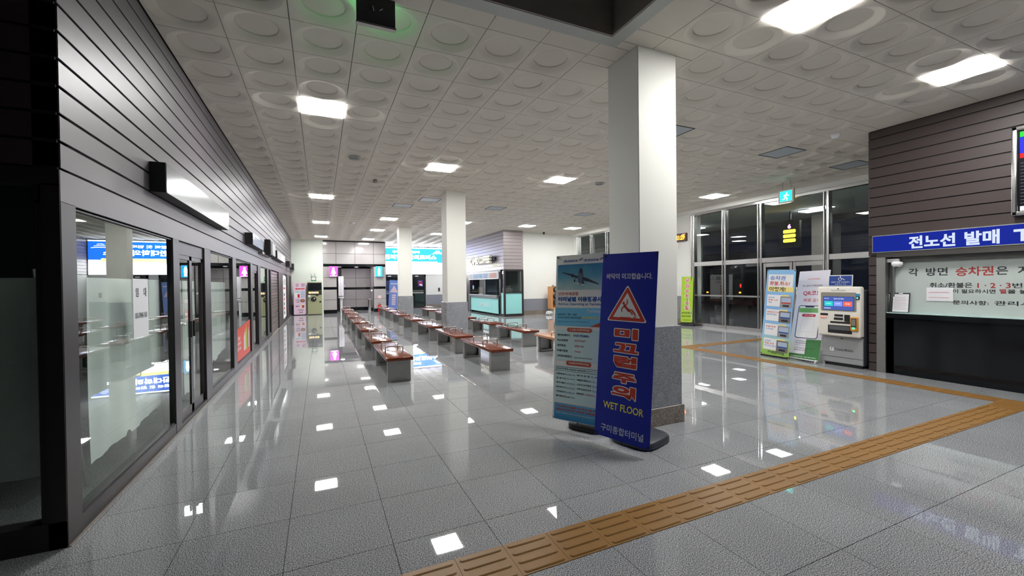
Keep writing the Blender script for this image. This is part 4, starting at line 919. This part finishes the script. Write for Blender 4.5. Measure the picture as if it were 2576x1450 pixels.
# blue fascia sign
t = thing('fascia_sign', 'long blue sign with white Korean letters above the ticket window', 'sign', (XT,4.07,2.05), R(-90))
G().box((0,-.05,0),(8,.0,.29),M_STEEL).build('case', t)
b = G(); b.rect(.012,.012,8,.278,-.053,emit('sign_blue_lit',(.004,.016,.27),.95)); b.build('face', t)
b = G(); WL_ = emit('sign_white_lit',(.58,.66,.86),1.0)
for w_, x0, x1, z0, z1 in (('전노선',.50,1.053,.036,.236),('발매',1.151,1.507,.030,.236),('TICKET',1.637,2.55,.041,.212)):
    G().text(w_, x0, z0, x1, z1, -.056, WL_, .035).build('word', t)
# monitor
t = thing('departure_monitor', 'wall monitor in a bright steel frame showing green blue and red timetable rows', 'monitor', (XT,2.44,2.44), R(-90))
G().box((0,-.09,0),(1.9,0,1.21),M_BLACK).build('case', t)
b = G(); fw = .06
for a, c in (((0,0),(1.9,fw)),((0,1.21-fw),(1.9,1.21)),((0,0),(fw,1.21)),((1.9-fw,0),(1.9,1.21))): b.bbox((a[0],-.12,a[1]),(c[0],-.085,c[1]),M_STEEL,.012,2)
b.build('steel_frame', t)
b = G(); b.rect(fw,fw,1.9-fw,1.21-fw,-.092,emit('screen_off',(.004,.004,.006),1)); b.rect(fw+.015,1.06,1.84,1.13,-.094,emit('bar_green',(.01,.75,.03),1)); b.rect(fw+.015,.84,1.84,1.058,-.094,emit('bar_blue',(.01,.02,.75),1)); b.rect(fw+.015,.775,1.84,.838,-.094,emit('bar_red',(.85,.01,.01),1))
for q in range(13): b.rect(fw+.02,.165+.045*q,1.84,.169+.045*q,-.094,emit('row_line',(.22,.25,.35),1))
b.rect(fw+.015,.065,1.84,.125,-.094,emit('bar_white',(.75,.75,.95),1)); b.text('도착 안내',fw+.06,.075,fw+.4,.115,-.096,BK,0); b.text('서울 경부  11:20',.4,.88,1.2,1.0,-.096,EW,0); b.build('screen', t)

# ------------------------------------------------------------ glass front
def glassfront(name, n0, ys, door=None):
    w = sroot(name)
    G().box((XG-.02,ys[0]-.05,0),(XG+.12,ys[-1]+.05,.11),M_STEEL).build('sill', w)
    G().box((XG-.02,ys[0]-.05,3.95),(XG+.12,ys[-1]+.05,4.04),M_STEEL).build('head_rail', w)
    G().bbox((XG-.03,ys[0]-.05,2.13),(XG+.10,ys[-1]+.05,2.28),M_STEEL,.006).build('transom', w)
    for y in ys:
        G().bbox((XG-.04,y-.035,0),(XG+.12,y+.035,3.97),M_STEEL,.006).cyl((XG-.07,y+.06,.1),(XG-.07,y+.06,3.95),.022,M_STEEL,12).build('mullion', w)
    for a, c in zip(ys, ys[1:]):
        for z0, z1 in ((2.28,3.95),(.11,2.13)):
            if door and z0 < 1 and a < door[0] < c: continue
            G().add([(XG+.04,a+.035,z0),(XG+.04,c-.035,z0),(XG+.04,c-.035,z1),(XG+.04,a+.035,z1)],[(0,1,2,3)],M_GLASSN).build('glass_pane', w)
        if not (door and a < door[0] < c): G().box((XG,a+.03,1.07),(XG+.08,c-.03,1.12),M_STEELB).build('rail', w)
    return w
glassfront('window_10', 0, [4.25, 6.73, 8.6, 9.86, 11.15], (7.6,))
glassfront('window_11', 0, [13.65, 14.9, 16.16, 17.4, 18.6])
struct(G().box((XG-.02,18.66,0),(XG+.2,19.2,CEIL),M_WHITEW).build('wall_glass_return'))
d = sroot('door_4')
for a, c in ((6.79,7.655),(7.675,8.54)):
    l = G().bbox((XG,a,.12),(XG+.05,a+.08,2.12),M_STEEL,.004).bbox((XG,c-.08,.12),(XG+.05,c,2.12),M_STEEL,.004).bbox((XG,a+.08,2.0),(XG+.05,c-.08,2.12),M_STEEL,.004).bbox((XG,a+.08,.12),(XG+.05,c-.08,.30),M_STEEL,.004).build('door_leaf', d)
    G().add([(XG+.03,a+.08,.3),(XG+.03,c-.08,.3),(XG+.03,c-.08,2.0),(XG+.03,a+.08,2.0)],[(0,1,2,3)],M_GLASSN).build('glass_pane', l)
    yh = c-.14 if a < 7 else a+.14
    G().tube([(XG,yh,.9),(XG-.06,yh,.92),(XG-.06,yh,1.38),(XG,yh,1.4)],.014,M_STEEL).build('handle', l)
# clock, extinguishers and wall bits
t = thing('led_clock', 'red digital wall clock reading 21:29 on the white pier', 'clock', (XG-.02,11.42,3.08), R(-90))
G().bbox((-.55,-.06,0),(.0,.0,.30),ink('clock_case',60,16,12,.3),.006).build('case', t)
b = G(); b.text('21:29',-.50,.06,-.08,.24,-.062,emit('clock_amber',(1,.28,.02),6),.04); b.text('밤',-.2,.235,-.05,.275,-.062,emit('clock_small',(1,.6,.5),2),.0); b.build('digits', t)
def extinguisher(x, y, label):
    t = thing('fire_extinguisher', label, 'fire extinguisher', (x,y,0)); RD = ink('extinguisher_red',200,24,28,.25)
    G().lathe(0,0,[(.07,.0),(.08,.02),(.08,.36),(.065,.42),(.03,.45)],RD).build('cylinder_body', t); G().lathe(0,0,[(.022,.45),(.022,.50)],M_STEEL,12).build('valve', t)
    G().tube([(0,0,.49),(-.02,-.05,.53),(-.03,-.11,.54)],.01,M_BLACK).tube([(0,0,.47),(-.02,-.09,.50)],.008,M_BLACK).build('lever', t)
    G().tube([(0,0,.47),(.08,-.02,.45),(.11,-.03,.32),(.09,-.03,.12)],.012,M_BLACK).build('hose', t); G().box((-.05,-.084,.2),(.05,-.078,.3),M_WHITE).build('label_plate', t)
    return t
extinguisher(12.08, 12.35, 'red fire extinguisher beside the lime green banner')
extinguisher(3.15, 25.95, 'small red fire extinguisher at the foot of the granite block')
b = G(); b.box((-.08,-.004,0),(.08,0,.16),ink('notice_pale',238,210,210)); t = b.build('notice_sticker'); t.location = (3.2,YG-.001,.80); tag(t,'pale sticker with red print on the granite above the far fire extinguisher','sticker')
b = G(); b.text('소화기',-.07,.04,.07,.11,-.006,RED); b.build('lettering', t)
b = G(); b.box((-.13,-.004,0),(.10,0,.20),ink('notice_pale',238,210,210)); t = b.build('notice_sticker'); t.location = (XG-.035,12.2,.82); t.rotation_euler[2] = R(-90); tag(t,'pale sticker with red print on the granite pier above the lime banner edge','sticker')
b = G(); b.text('소화기',-.10,.05,.08,.15,-.006,RED); b.build('lettering', t)

# ------------------------------------------------------------ far end: vending machine etc.
t = thing('vending_machine', 'olive green drinks vending machine standing against the pale end wall', 'vending machine', (-.29,25.45,0))
OL = ink('olive_metal',158,160,124,.35)
G().bbox((-.36,0,.03),(.36,.5,1.80),OL,.01).build('cabinet', t)
G().bbox((-.345,-.02,1.33),(.345,.0,1.76),ink('dark_display',34,38,44,.2),.01).bbox((-.31,-.024,1.36),(.31,-.02,1.72),mat('display_glass',(.012,.014,.016),.08),.006).build('display_window', t)
b = G(); b.bbox((-.345,-.02,1.10),(.345,0,1.32),M_BLACK,.006).build('button_panel', t)
b = G()
for q in range(6): b.rect(-.30+.085*q,1.17,-.24+.085*q,1.27,-.022,emit('vend_amber',(1,.55,.2),3) if q != 3 else EW)
b.build('lit_buttons', t)
G().cyl((-.06,-.005,.86),(-.06,-.03,.86),.14,M_BLACK,24).disc(-.02,.90,.03,-.032,M_WHITE,12).build('round_window', t); G().cyl((.27,-.005,.71),(.27,-.02,.71),.05,M_BLACK,16).build('lock', t)
G().box((-.33,-.012,.98),(-.21,-.004,1.09),M_PAPER).build('sticker', t); G().rrect(.04,1.03,.18,1.09,-.006,M_BLACK,.01).rrect(-.33,.80,-.28,.98,-.006,ink('olive_dark',110,112,84),.01).build('coin_slot', t)
G().box((-.34,.02,0),(.34,.46,.03),M_BLACK).build('plinth', t); G().tube([(-.34,.05,1.80),(-.34,.05,1.85),(.33,.05,1.85),(.33,.05,1.80)],.01,M_STEELB).build('top_rail', t)
t = thing('round_sign', 'green and white square sign with an oval above the vending machine', 'sign', (-.34,25.975,1.86))
G().box((-.13,-.012,0),(.13,0,.24),ink('sign_green',60,140,110)).build('board', t); b = G(); b.disc(0,.13,.08,-.014,M_WHITE,20,1.35); b.text('반환',-.06,.10,.06,.16,-.016,RED); b.build('print', t)
b = G(); b.box((-.12,-.03,0),(-.10,0,.12),M_STEELB).box((-.12,-.03,0),(-.05,0,.02),M_STEELB).box((.04,-.03,0),(.06,0,.12),M_STEELB).box((.04,-.03,.1),(.11,0,.12),M_STEELB).box((.04,-.03,0),(.11,0,.02),M_STEELB); t = b.build('wall_hook'); t.location = (-.36,25.98,2.14); tag(t,'pair of small metal hooks on the end wall above the vending machine','hook')
t = thing('storage_crate', 'dark blue crate tucked behind the pink shop banner', 'crate', (-1.36,25.85,0)); G().bbox((-.07,-.12,0),(.10,.12,.55),ink('crate_navy',24,28,60),.01).build('box', t)
# toilet signs
t = thing('toilet_sign', 'glowing pink women toilet sign box on the granite', 'sign', (.68,YG-.01,2.10))
G().bbox((-.23,-.10,0),(.23,0,.58),ink('sign_case_white',220,214,220),.02).build('case', t)
b = G(); PK = emit('toilet_pink',(1,.07,.85),2.4); b.rrect(-.225,.01,.225,.575,-.104,PK,.04); PWH = emit('toilet_pink_white',(1,.8,1),14)
b.disc(0,.46,.055,-.106,PWH,16); b.poly([(-.05,.39),(.05,.39),(.13,.17),(-.13,.17)],-.106,PWH); b.rect(-.05,.05,-.01,.17,-.106,PWH); b.rect(.01,.05,.05,.17,-.106,PWH); b.rect(-.17,.03,.17,.045,-.106,PWH); b.build('lit_face', t)
t = thing('toilet_sign', 'glowing blue men toilet sign box on the granite', 'sign', (3.17,YG-.01,2.08))
G().bbox((-.19,-.10,0),(.19,0,.62),ink('sign_case_white',220,214,220),.02).build('case', t)
b = G(); b.rrect(-.185,.01,.185,.61,-.104,emit('toilet_cyan',(.02,.45,1),2.4),.04); CW = emit('toilet_cyan_white',(.8,1,1),12)
b.disc(0,.50,.05,-.106,CW,16); b.rect(-.07,.24,.07,.44,-.106,CW); b.rect(-.06,.06,-.01,.24,-.106,CW); b.rect(.01,.06,.06,.24,-.106,CW); b.build('lit_face', t)
t = thing('waste_bin', 'tall round stainless waste bin standing in the toilet recess', 'bin', (2.72,26.75,0))
G().lathe(0,0,[(.125,0),(.13,.03),(.13,.72)],M_STEEL,28).build('bin_body', t); G().lathe(0,0,[(.133,.72),(.133,.75),(.09,.77)],M_STEELB,28).build('lid', t)
b = G(); b.box((-.07,-.01,0),(.07,0,.11),M_WHITE); b.disc(0,.05,.035,-.012,RED,12); t = b.build('small_notice'); t.location = (1.33,YR-.001,1.50); tag(t,'small white notice with a red mark on the recess wall beside the wash stand','notice')
b = G(); b.bbox((-.05,-.04,0),(.05,0,.1),M_WHITE,.01); t = b.build('wall_socket'); t.location = (2.78,YG+.299,1.22); tag(t,'small white box on the recess corner above the steel waste bin','socket')

# lit board
t = thing('lit_notice_board', 'huge lit blue and white bus notice board above the far doors', 'notice board', (3.60,29.0,2.30))
BW = 4.36; BH = 1.80
G().box((0,-.12,0),(BW,-.006,BH),ink('board_case',200,205,212)).build('case', t)
b = G(); LW = emit('board_white',(.92,.95,1),LED); LB = emit('board_blue',(.014,.14,.75),LED*.30); LY = emit('board_yellow',(1,.95,.25),LED*.4); LT = emit('board_grey',(.35,.55,.5),LED*.25)
b.rect(0,0,BW,BH*.43,-.124,LW); b.rect(0,BH*.43,BW,BH*.97,-.124,LB); b.rect(0,BH*.97,BW,BH,-.124,LW); b.build('lit_face', t)
b = G(); b.text('주말의 첫 번째',.80,1.42,2.6,1.58,-.128,LW,.03); b.text('편리한대학의료버스',.25,1.00,BW-.60,1.32,-.128,LW,.03)
for q in range(3):
    zq = 1.40+.09*q; wq = .42-.13*q; b.line([(BW-.50-wq,zq),(BW-.50-.05,zq+.03),(BW-.50,zq+.015),(BW-.50+.05,zq+.03),(BW-.50+wq*.9,zq)],.035,-.128,emit('board_pale',(.6,.65,.95),LED*.5))
b.build('lettering', t)
b = G(); b.rrect(.25,.68,3.85,.86,-.127,LY,.06); b.text('왕도 예약하기',.75,.72,1.65,.81,-.130,LT,0); b.text('편도 서울',2.0,.72,2.6,.81,-.130,LT,0)
for q in range(3): b.rect(.22,.30+.14*q,.32,.38+.14*q,-.127,LT)
for q in range(2): b.rect(3.1+.6*q,.45+.1*q,3.4+.6*q,.47+.1*q,-.127,LT); b.rect(1.0+.6*q,.5-.05*q,1.1+.6*q,.52-.05*q,-.127,LT)
b.build('timetable_print', t)
# far doors
def fardoor(nm, x0, x1, lab):
    d = sroot(nm); d['label'] = lab
    G().box((x0,28.96,0),(x0+.09,29,2.28),M_FRAME).box((x1-.09,28.96,0),(x1,29,2.28),M_FRAME).box((x0,28.96,2.1),(x1,29,2.28),M_FRAME).box((x0,28.96,0),(x1,29,.12),M_FRAME).build('door_frame', d)
    G().box((x0+.09,28.985,.12),(x1-.09,28.995,2.1),mat('dark_door_glass',(.016,.022,.02),.06,spec=.6)).build('glass_pane', d)
    G().box((x0+.09,28.95,.98),(x1-.16,28.97,1.10),M_STEELB).box((x0+.09,28.95,1.16),(x1-.16,28.97,1.20),M_STEELB).build('push_bar', d); G().box((x0+.35,28.93,2.15),(x0+.55,28.96,2.19),EW).build('door_closer', d)  # door closer given a self-lit white, though it is no lamp
fardoor('door_5', 3.75, 5.1, 'far dark glass door hidden partly by the farthest pillar'); fardoor('door_6', 5.55, 6.62, 'far dark glass door below the lit board')
t = thing('door_poster', 'purple poster stuck on the far dark glass door', 'poster', (6.22,28.93,1.45)); G().box((-.17,0,0),(.20,.006,.45),ink('poster_purple',66,22,110)).build('paper', t)
b = G(); b.text('화물접수',-.10,.33,.13,.38,-.004,M_WHITE); b.rrect(-.15,.22,.18,.28,-.004,RED2,.02); b.poly([(-.08,.12),(.0,.2),(.16,.15),(.16,.05),(.02,.06)],-.004,M_WHITE); b.build('print', t)
b = G(); b.bbox((-.06,-.04,0),(.06,0,.25),M_BLACK,.006); t = b.build('wall_box'); t.location = (7.55,28.999,1.10); tag(t,'small dark box on the grey wall right of the far glass door','box')

# ------------------------------------------------------------ coffee kiosk
XK, YK = 8.0, 18.55
kw = sroot('wall_coffee_kiosk')
G().box((XK+.015,YK+.015,2.26),(9.0,29,CEIL+.02),M_GROOVE).build('backing', kw)
MK = mat('kiosk_cladding', (.27,.235,.24), .36, metal=.15, var=.05, scale=1.3)
for k, z in enumerate([2.27+.1655*q for q in range(12)]):
    z1 = min(z+.1655, CEIL)
    if z1-z < .03: continue
    G().bbox((XK,YK+.016,z+.006),(XK+.016,29,z1-.006),MK,.002).build('slat', kw); G().bbox((XK,YK,z+.006),(9.04,YK+.016,z1-.006),MK,.002).build('slat', kw)
kf = M_FRAME
for a_, c_ in (((XK,YK,0),(XK+.09,YK+.09,2.27)),((8.96,YK,0),(9.05,YK+.09,2.27)),((XK,YK+.42,0),(XK+.09,YK+.58,2.27)),((XK,23.6,0),(XK+.12,24.6,2.3))): G().bbox(a_, c_, kf, .003).build('frame_post', kw)
for a_, c_ in (((XK+.09,YK,0),(8.96,YK+.09,.11)),((XK+.09,YK,2.19),(8.96,YK+.09,2.27)),((XK+.09,YK,1.13),(8.96,YK+.07,1.19)),((XK,YK+.09,0),(XK+.09,YK+.42,.11)),((XK,YK+.58,2.2),(XK+.09,23.6,2.27))): G().box(a_, c_, kf).build('frame_rail', kw)
G().box((XK+.09,YK+.03,.12),(8.96,YK+.05,1.14),M_MINT).build('mint_panel', kw); G().box((XK+.03,YK+.10,.12),(XK+.05,YK+.42,1.14),M_MINT).build('mint_panel', kw)
G().add([(XK+.09,YK+.05,1.19),(8.96,YK+.05,1.19),(8.96,YK+.05,2.19),(XK+.09,YK+.05,2.19)],[(0,1,2,3)],M_GLASSN).build('glass_pane', kw)
for a_, c_ in ((YK+.10,YK+.42),(YK+.58,21.2),(21.25,23.6)): G().add([(XK+.05,a_,1.0),(XK+.05,c_,1.0),(XK+.05,c_,2.2),(XK+.05,a_,2.2)],[(0,1,2,3)],M_GLASSN).build('glass_pane', kw)
G().box((XK+.04,21.2,1.0),(XK+.07,21.25,2.0),M_STEELB).build('glass_bar', kw)
G().box((9.0,YK+.3,0),(9.05,29,CEIL),M_INTER).box((8.6,YK+2.4,0),(9.0,YK+2.45,2.3),M_INTER).box((XK,24.6,0),(XK+.1,29,2.3),M_WHITEW).build('inner_wall', kw)
t = thing('kiosk_counter', 'mint green service counter with steel top on the coffee kiosk front', 'counter', (XK-.03,21.3,0), R(-90))
G().bbox((-2.2,-.10,.86),(2.13,.02,1.0),M_STEELB,.01).build('counter_top', t); G().box((-2.0,-.02,.10),(2.13,.0,.86),M_MINT).build('mint_front', t); G().bbox((-2.2,-.10,0),(-2.05,.02,.88),M_STEELB,.005).build('end_post', t)
b = G(); b.rect(-1.0,.30,1.3,.68,-.024,ink('mint_dark',120,186,186)); b.rect(-.98,.31,1.28,.67,-.027,M_MINT); b.text('CAMIO COFFEE',-.45,.42,.85,.56,-.030,ink('mint_letter',210,200,205),.02); b.build('logo_panel', t)
t = thing('menu_board', 'lit white menu board with drink pictures over the kiosk window', 'menu board', (XK-.01,21.4,1.83), R(-90))
G().box((-2.19,-.06,0),(2.26,0,.36),M_WHITE).build('case', t); b = G(); b.rect(-2.15,.03,2.22,.33,-.064,emit('menu_white',(.6,.63,.7),.5))
for x0, x1, c in ((-2.1,-1.6,(.75,.65,.7)),(-1.35,-.5,(.35,.55,.85)),(-.4,.1,(.3,.5,.8)),(.25,.9,(.4,.55,.85)),(1.2,2.1,(.85,.45,.4))): b.rect(x0,.06,x1,.30,-.068,emit('menu_%d' % int(x0*100+300), c, .35))
b.build('lit_face', t)
t = thing('shop_letters', 'raised cream capital letters on the coffee kiosk slats', 'sign', (XK,21.15,2.62), R(-90))
G().box((-1.66,-.10,.16),(1.70,-.0,.30),ink('letter_rail_navy',20,24,60)).build('rail', t)
CR = mat('letter_cream',(.80,.78,.64),.5,var=.02)
xw = -1.62
for ch, wd in (('C',.33),('A',.34),('M',.38),('I',.13),('O',.35),(' ',.08),('C',.32),('O',.35),('F',.25),('F',.25),('E',.25),('E',.25)):
    if ch != ' ': G().text(ch, xw, .02, xw+wd*.9, .42, -.26, CR, .05, .14).text(ch, xw, .02, xw+wd*.9, .42, -.12, ink('letter_side_navy',24,30,80), .05).build('letter', t)
    xw += wd*.92
b = G(); b.text('달콤한 커피',-.55,0,.55,.10,-.01,emit('small_cream',(.8,.8,.45),.9),.02); t = b.build('small_letters'); t.location = (XK,19.55,2.46); t.rotation_euler[2] = R(-90); tag(t,'tiny cream lettering on the kiosk slats near the corner post','sign')
t = thing('counter_sign', 'framed brown sign standing behind the kiosk glass on the counter', 'sign', (XK+.2,22.3,1.0), R(-90)); G().box((-.32,-.02,0),(.32,0,.42),M_STEEL).build('frame', t); G().box((-.26,-.024,.05),(.26,-.02,.37),ink('brown_card',110,70,58)).build('card', t); 
t = thing('coffee_machine', 'steel coffee machine with cups seen through the dark kiosk glass', 'coffee machine', (8.55,19.3,0)); G().box((-.45,-.1,0),(.4,.3,.95),M_BLACK).build('stand', t); G().bbox((-.2,-.1,.95),(.2,.25,1.35),M_STEELB,.02).build('body', t)
for q in range(4): G().cyl((-.15+.1*q,.05,1.35),(-.15+.1*q,.05,1.47),.035,M_STEEL,10,.04).build('cup', t)
t = thing('round_sign', 'small light blue oval sticker on the kiosk window', 'sticker', (XK+.04,23.1,1.40), R(-90)); G().disc(0,0,.12,-.01,ink('oval_blue',150,200,235),20,.9).build('paper', t)
# wooden rack by the white wall
t = thing('display_rack', 'wooden cabinet with black round rings by the white wall, half hidden by the airline banner', 'rack', (10.78,18.7,0))
WD = ink('pale_wood',206,150,100); G().bbox((-.20,-.2,.28),(-.12,.2,1.42),WD,.006).bbox((-.12,.15,.28),(.5,.2,1.42),WD,.004).bbox((.42,-.2,.28),(.5,.2,1.42),WD,.006).bbox((-.12,-.2,.28),(.42,.2,.36),WD,.004).build('case', t)
for q in range(3):
    b = G(); pts = [(.1+.13*math.cos(R(a)), -.16, .60+.33*q+.13*math.sin(R(a))) for a in range(0,361,20)]; b.tube(pts,.045,M_BLACK,8); b.build('ring', t)
G().bbox((-.05,-.25,0),(.5,.2,.28),M_OFFW,.01).build('white_base', t); G().lathe(.0,.0,[(.05,1.42),(.08,1.44),(.05,1.46),(.02,1.5)],M_STEELB,12).build('top_lamp', t)
vs = []; rr = random.Random(3)
t = thing('plastic_bag', 'crumpled pale plastic bag on the floor by the wooden cabinet', 'bag', (10.35,18.35,0)); bm = bmesh.new(); bmesh.ops.create_icosphere(bm, subdivisions=3, radius=.15)
for v in bm.verts:
    k_ = 1+.28*(rr.random()-.5); v.co = Vector((v.co.x*k_*1.2, v.co.y*k_, max(-.0, v.co.z*k_*.8+.09)))
bm.verts.index_update(); G().add([v.co[:] for v in bm.verts],[[v.index for v in f.verts] for f in bm.faces],ink('bag_grey',196,198,198,.3)).build('bag_body', t); bm.free()

# ------------------------------------------------------------ outside, at night
struct(G().box((XG+.1,-6,-.14),(60,60,-.02),mat('asphalt_night',(.09,.09,.10),.6,var=.2)).build('ground_outside'))
struct(G().box((XG+.13,-2,4.08),(17.8,30,4.35),mat('canopy_grey',(.62,.68,.66),.7)).box((17.8,-2,3.9),(18.0,30,4.5),mat('canopy_edge',(.02,.022,.03),.6)).build('ceiling_canopy'))
b = G()
for y in (3.5,9.6,16.0,22): b.box((17.2,y,0),(17.6,y+.4,4.08),M_WELL)
struct(b.build('wall_canopy_columns'))
for n_, (x, y) in enumerate(((15.8,9.2),(15.8,14.2))):
    t = thing('canopy_light', 'light under the outside canopy, %s' % ('near the exit doors' if n_ == 0 else 'beyond the left glass bays'), 'light', (x,y,4.08)); G().box((-.3,-.3,-.03),(.3,.3,0),M_WHITE).build('frame', t); G().box((-.27,-.27,-.06),(.27,.27,-.03),emit('canopy_lamp',(1,1,1),40)).build('diffuser', t)  # farther lamp added to light the canopy; diffusers dropped to graze its underside
t = thing('platform_sign', 'hanging platform sign with yellow lit lines and a pink 6, outside the glass', 'sign', (15.5,9.73,3.02), R(-90))
G().box((-.35,-.06,-.25),(.35,.06,.70),ink('sign_housing',40,44,40)).prism([(-.35,.70),(.35,.70),(0,.76)],-.06,.06,ink('sign_housing',40,44,40)).cyl((0,0,.7),(0,0,1.06),.03,M_BLACK,8).build('housing', t)
b = G(); YM = emit('led_yellow',(1,.72,.03),6)
for q in range(3): b.rrect(-.22,-.05+.165*q,.22,.07+.165*q,-.064,YM,.04)
b.text('6',-.06,.44,.06,.60,-.064,emit('led_pink',(1,.25,.8),5),.05); b.build('lit_face', t)
t = thing('parked_bus', 'dark coach outside the glass with red and orange tail lamps', 'bus', (22.5,18.2,0), R(-78))
MB = ink('bus_green',38,48,40,.3); G().bbox((-1.25,0,.35),(1.25,9,3.3),MB,.15,3).build('body', t); G().bbox((-1.05,-.01,1.7),(1.05,.05,2.9),mat('bus_glass',(.01,.012,.015),.08),.05,2).build('rear_window', t)
for sx in (-1,1): G().bbox((sx*1.0-.06,-.02,.85),(sx*1.0+.06,.02,.93),emit('lamp_orange',(1,.25,.02),7),.03,2).build('tail_lamp', t)
G().bbox((1.0,-.02,1.2),(1.08,.02,1.4),emit('lamp_red',(1,.02,.02),3),.03,2).build('tail_lamp', t)
for sx in (-1,1):
    for yy_ in (1.8,7): G().cyl((sx*1.2-.12,yy_,.48),(sx*1.2+.12,yy_,.48),.48,M_BLACK,20).build('wheel', t)

bpy.data.scenes.remove(_S2)
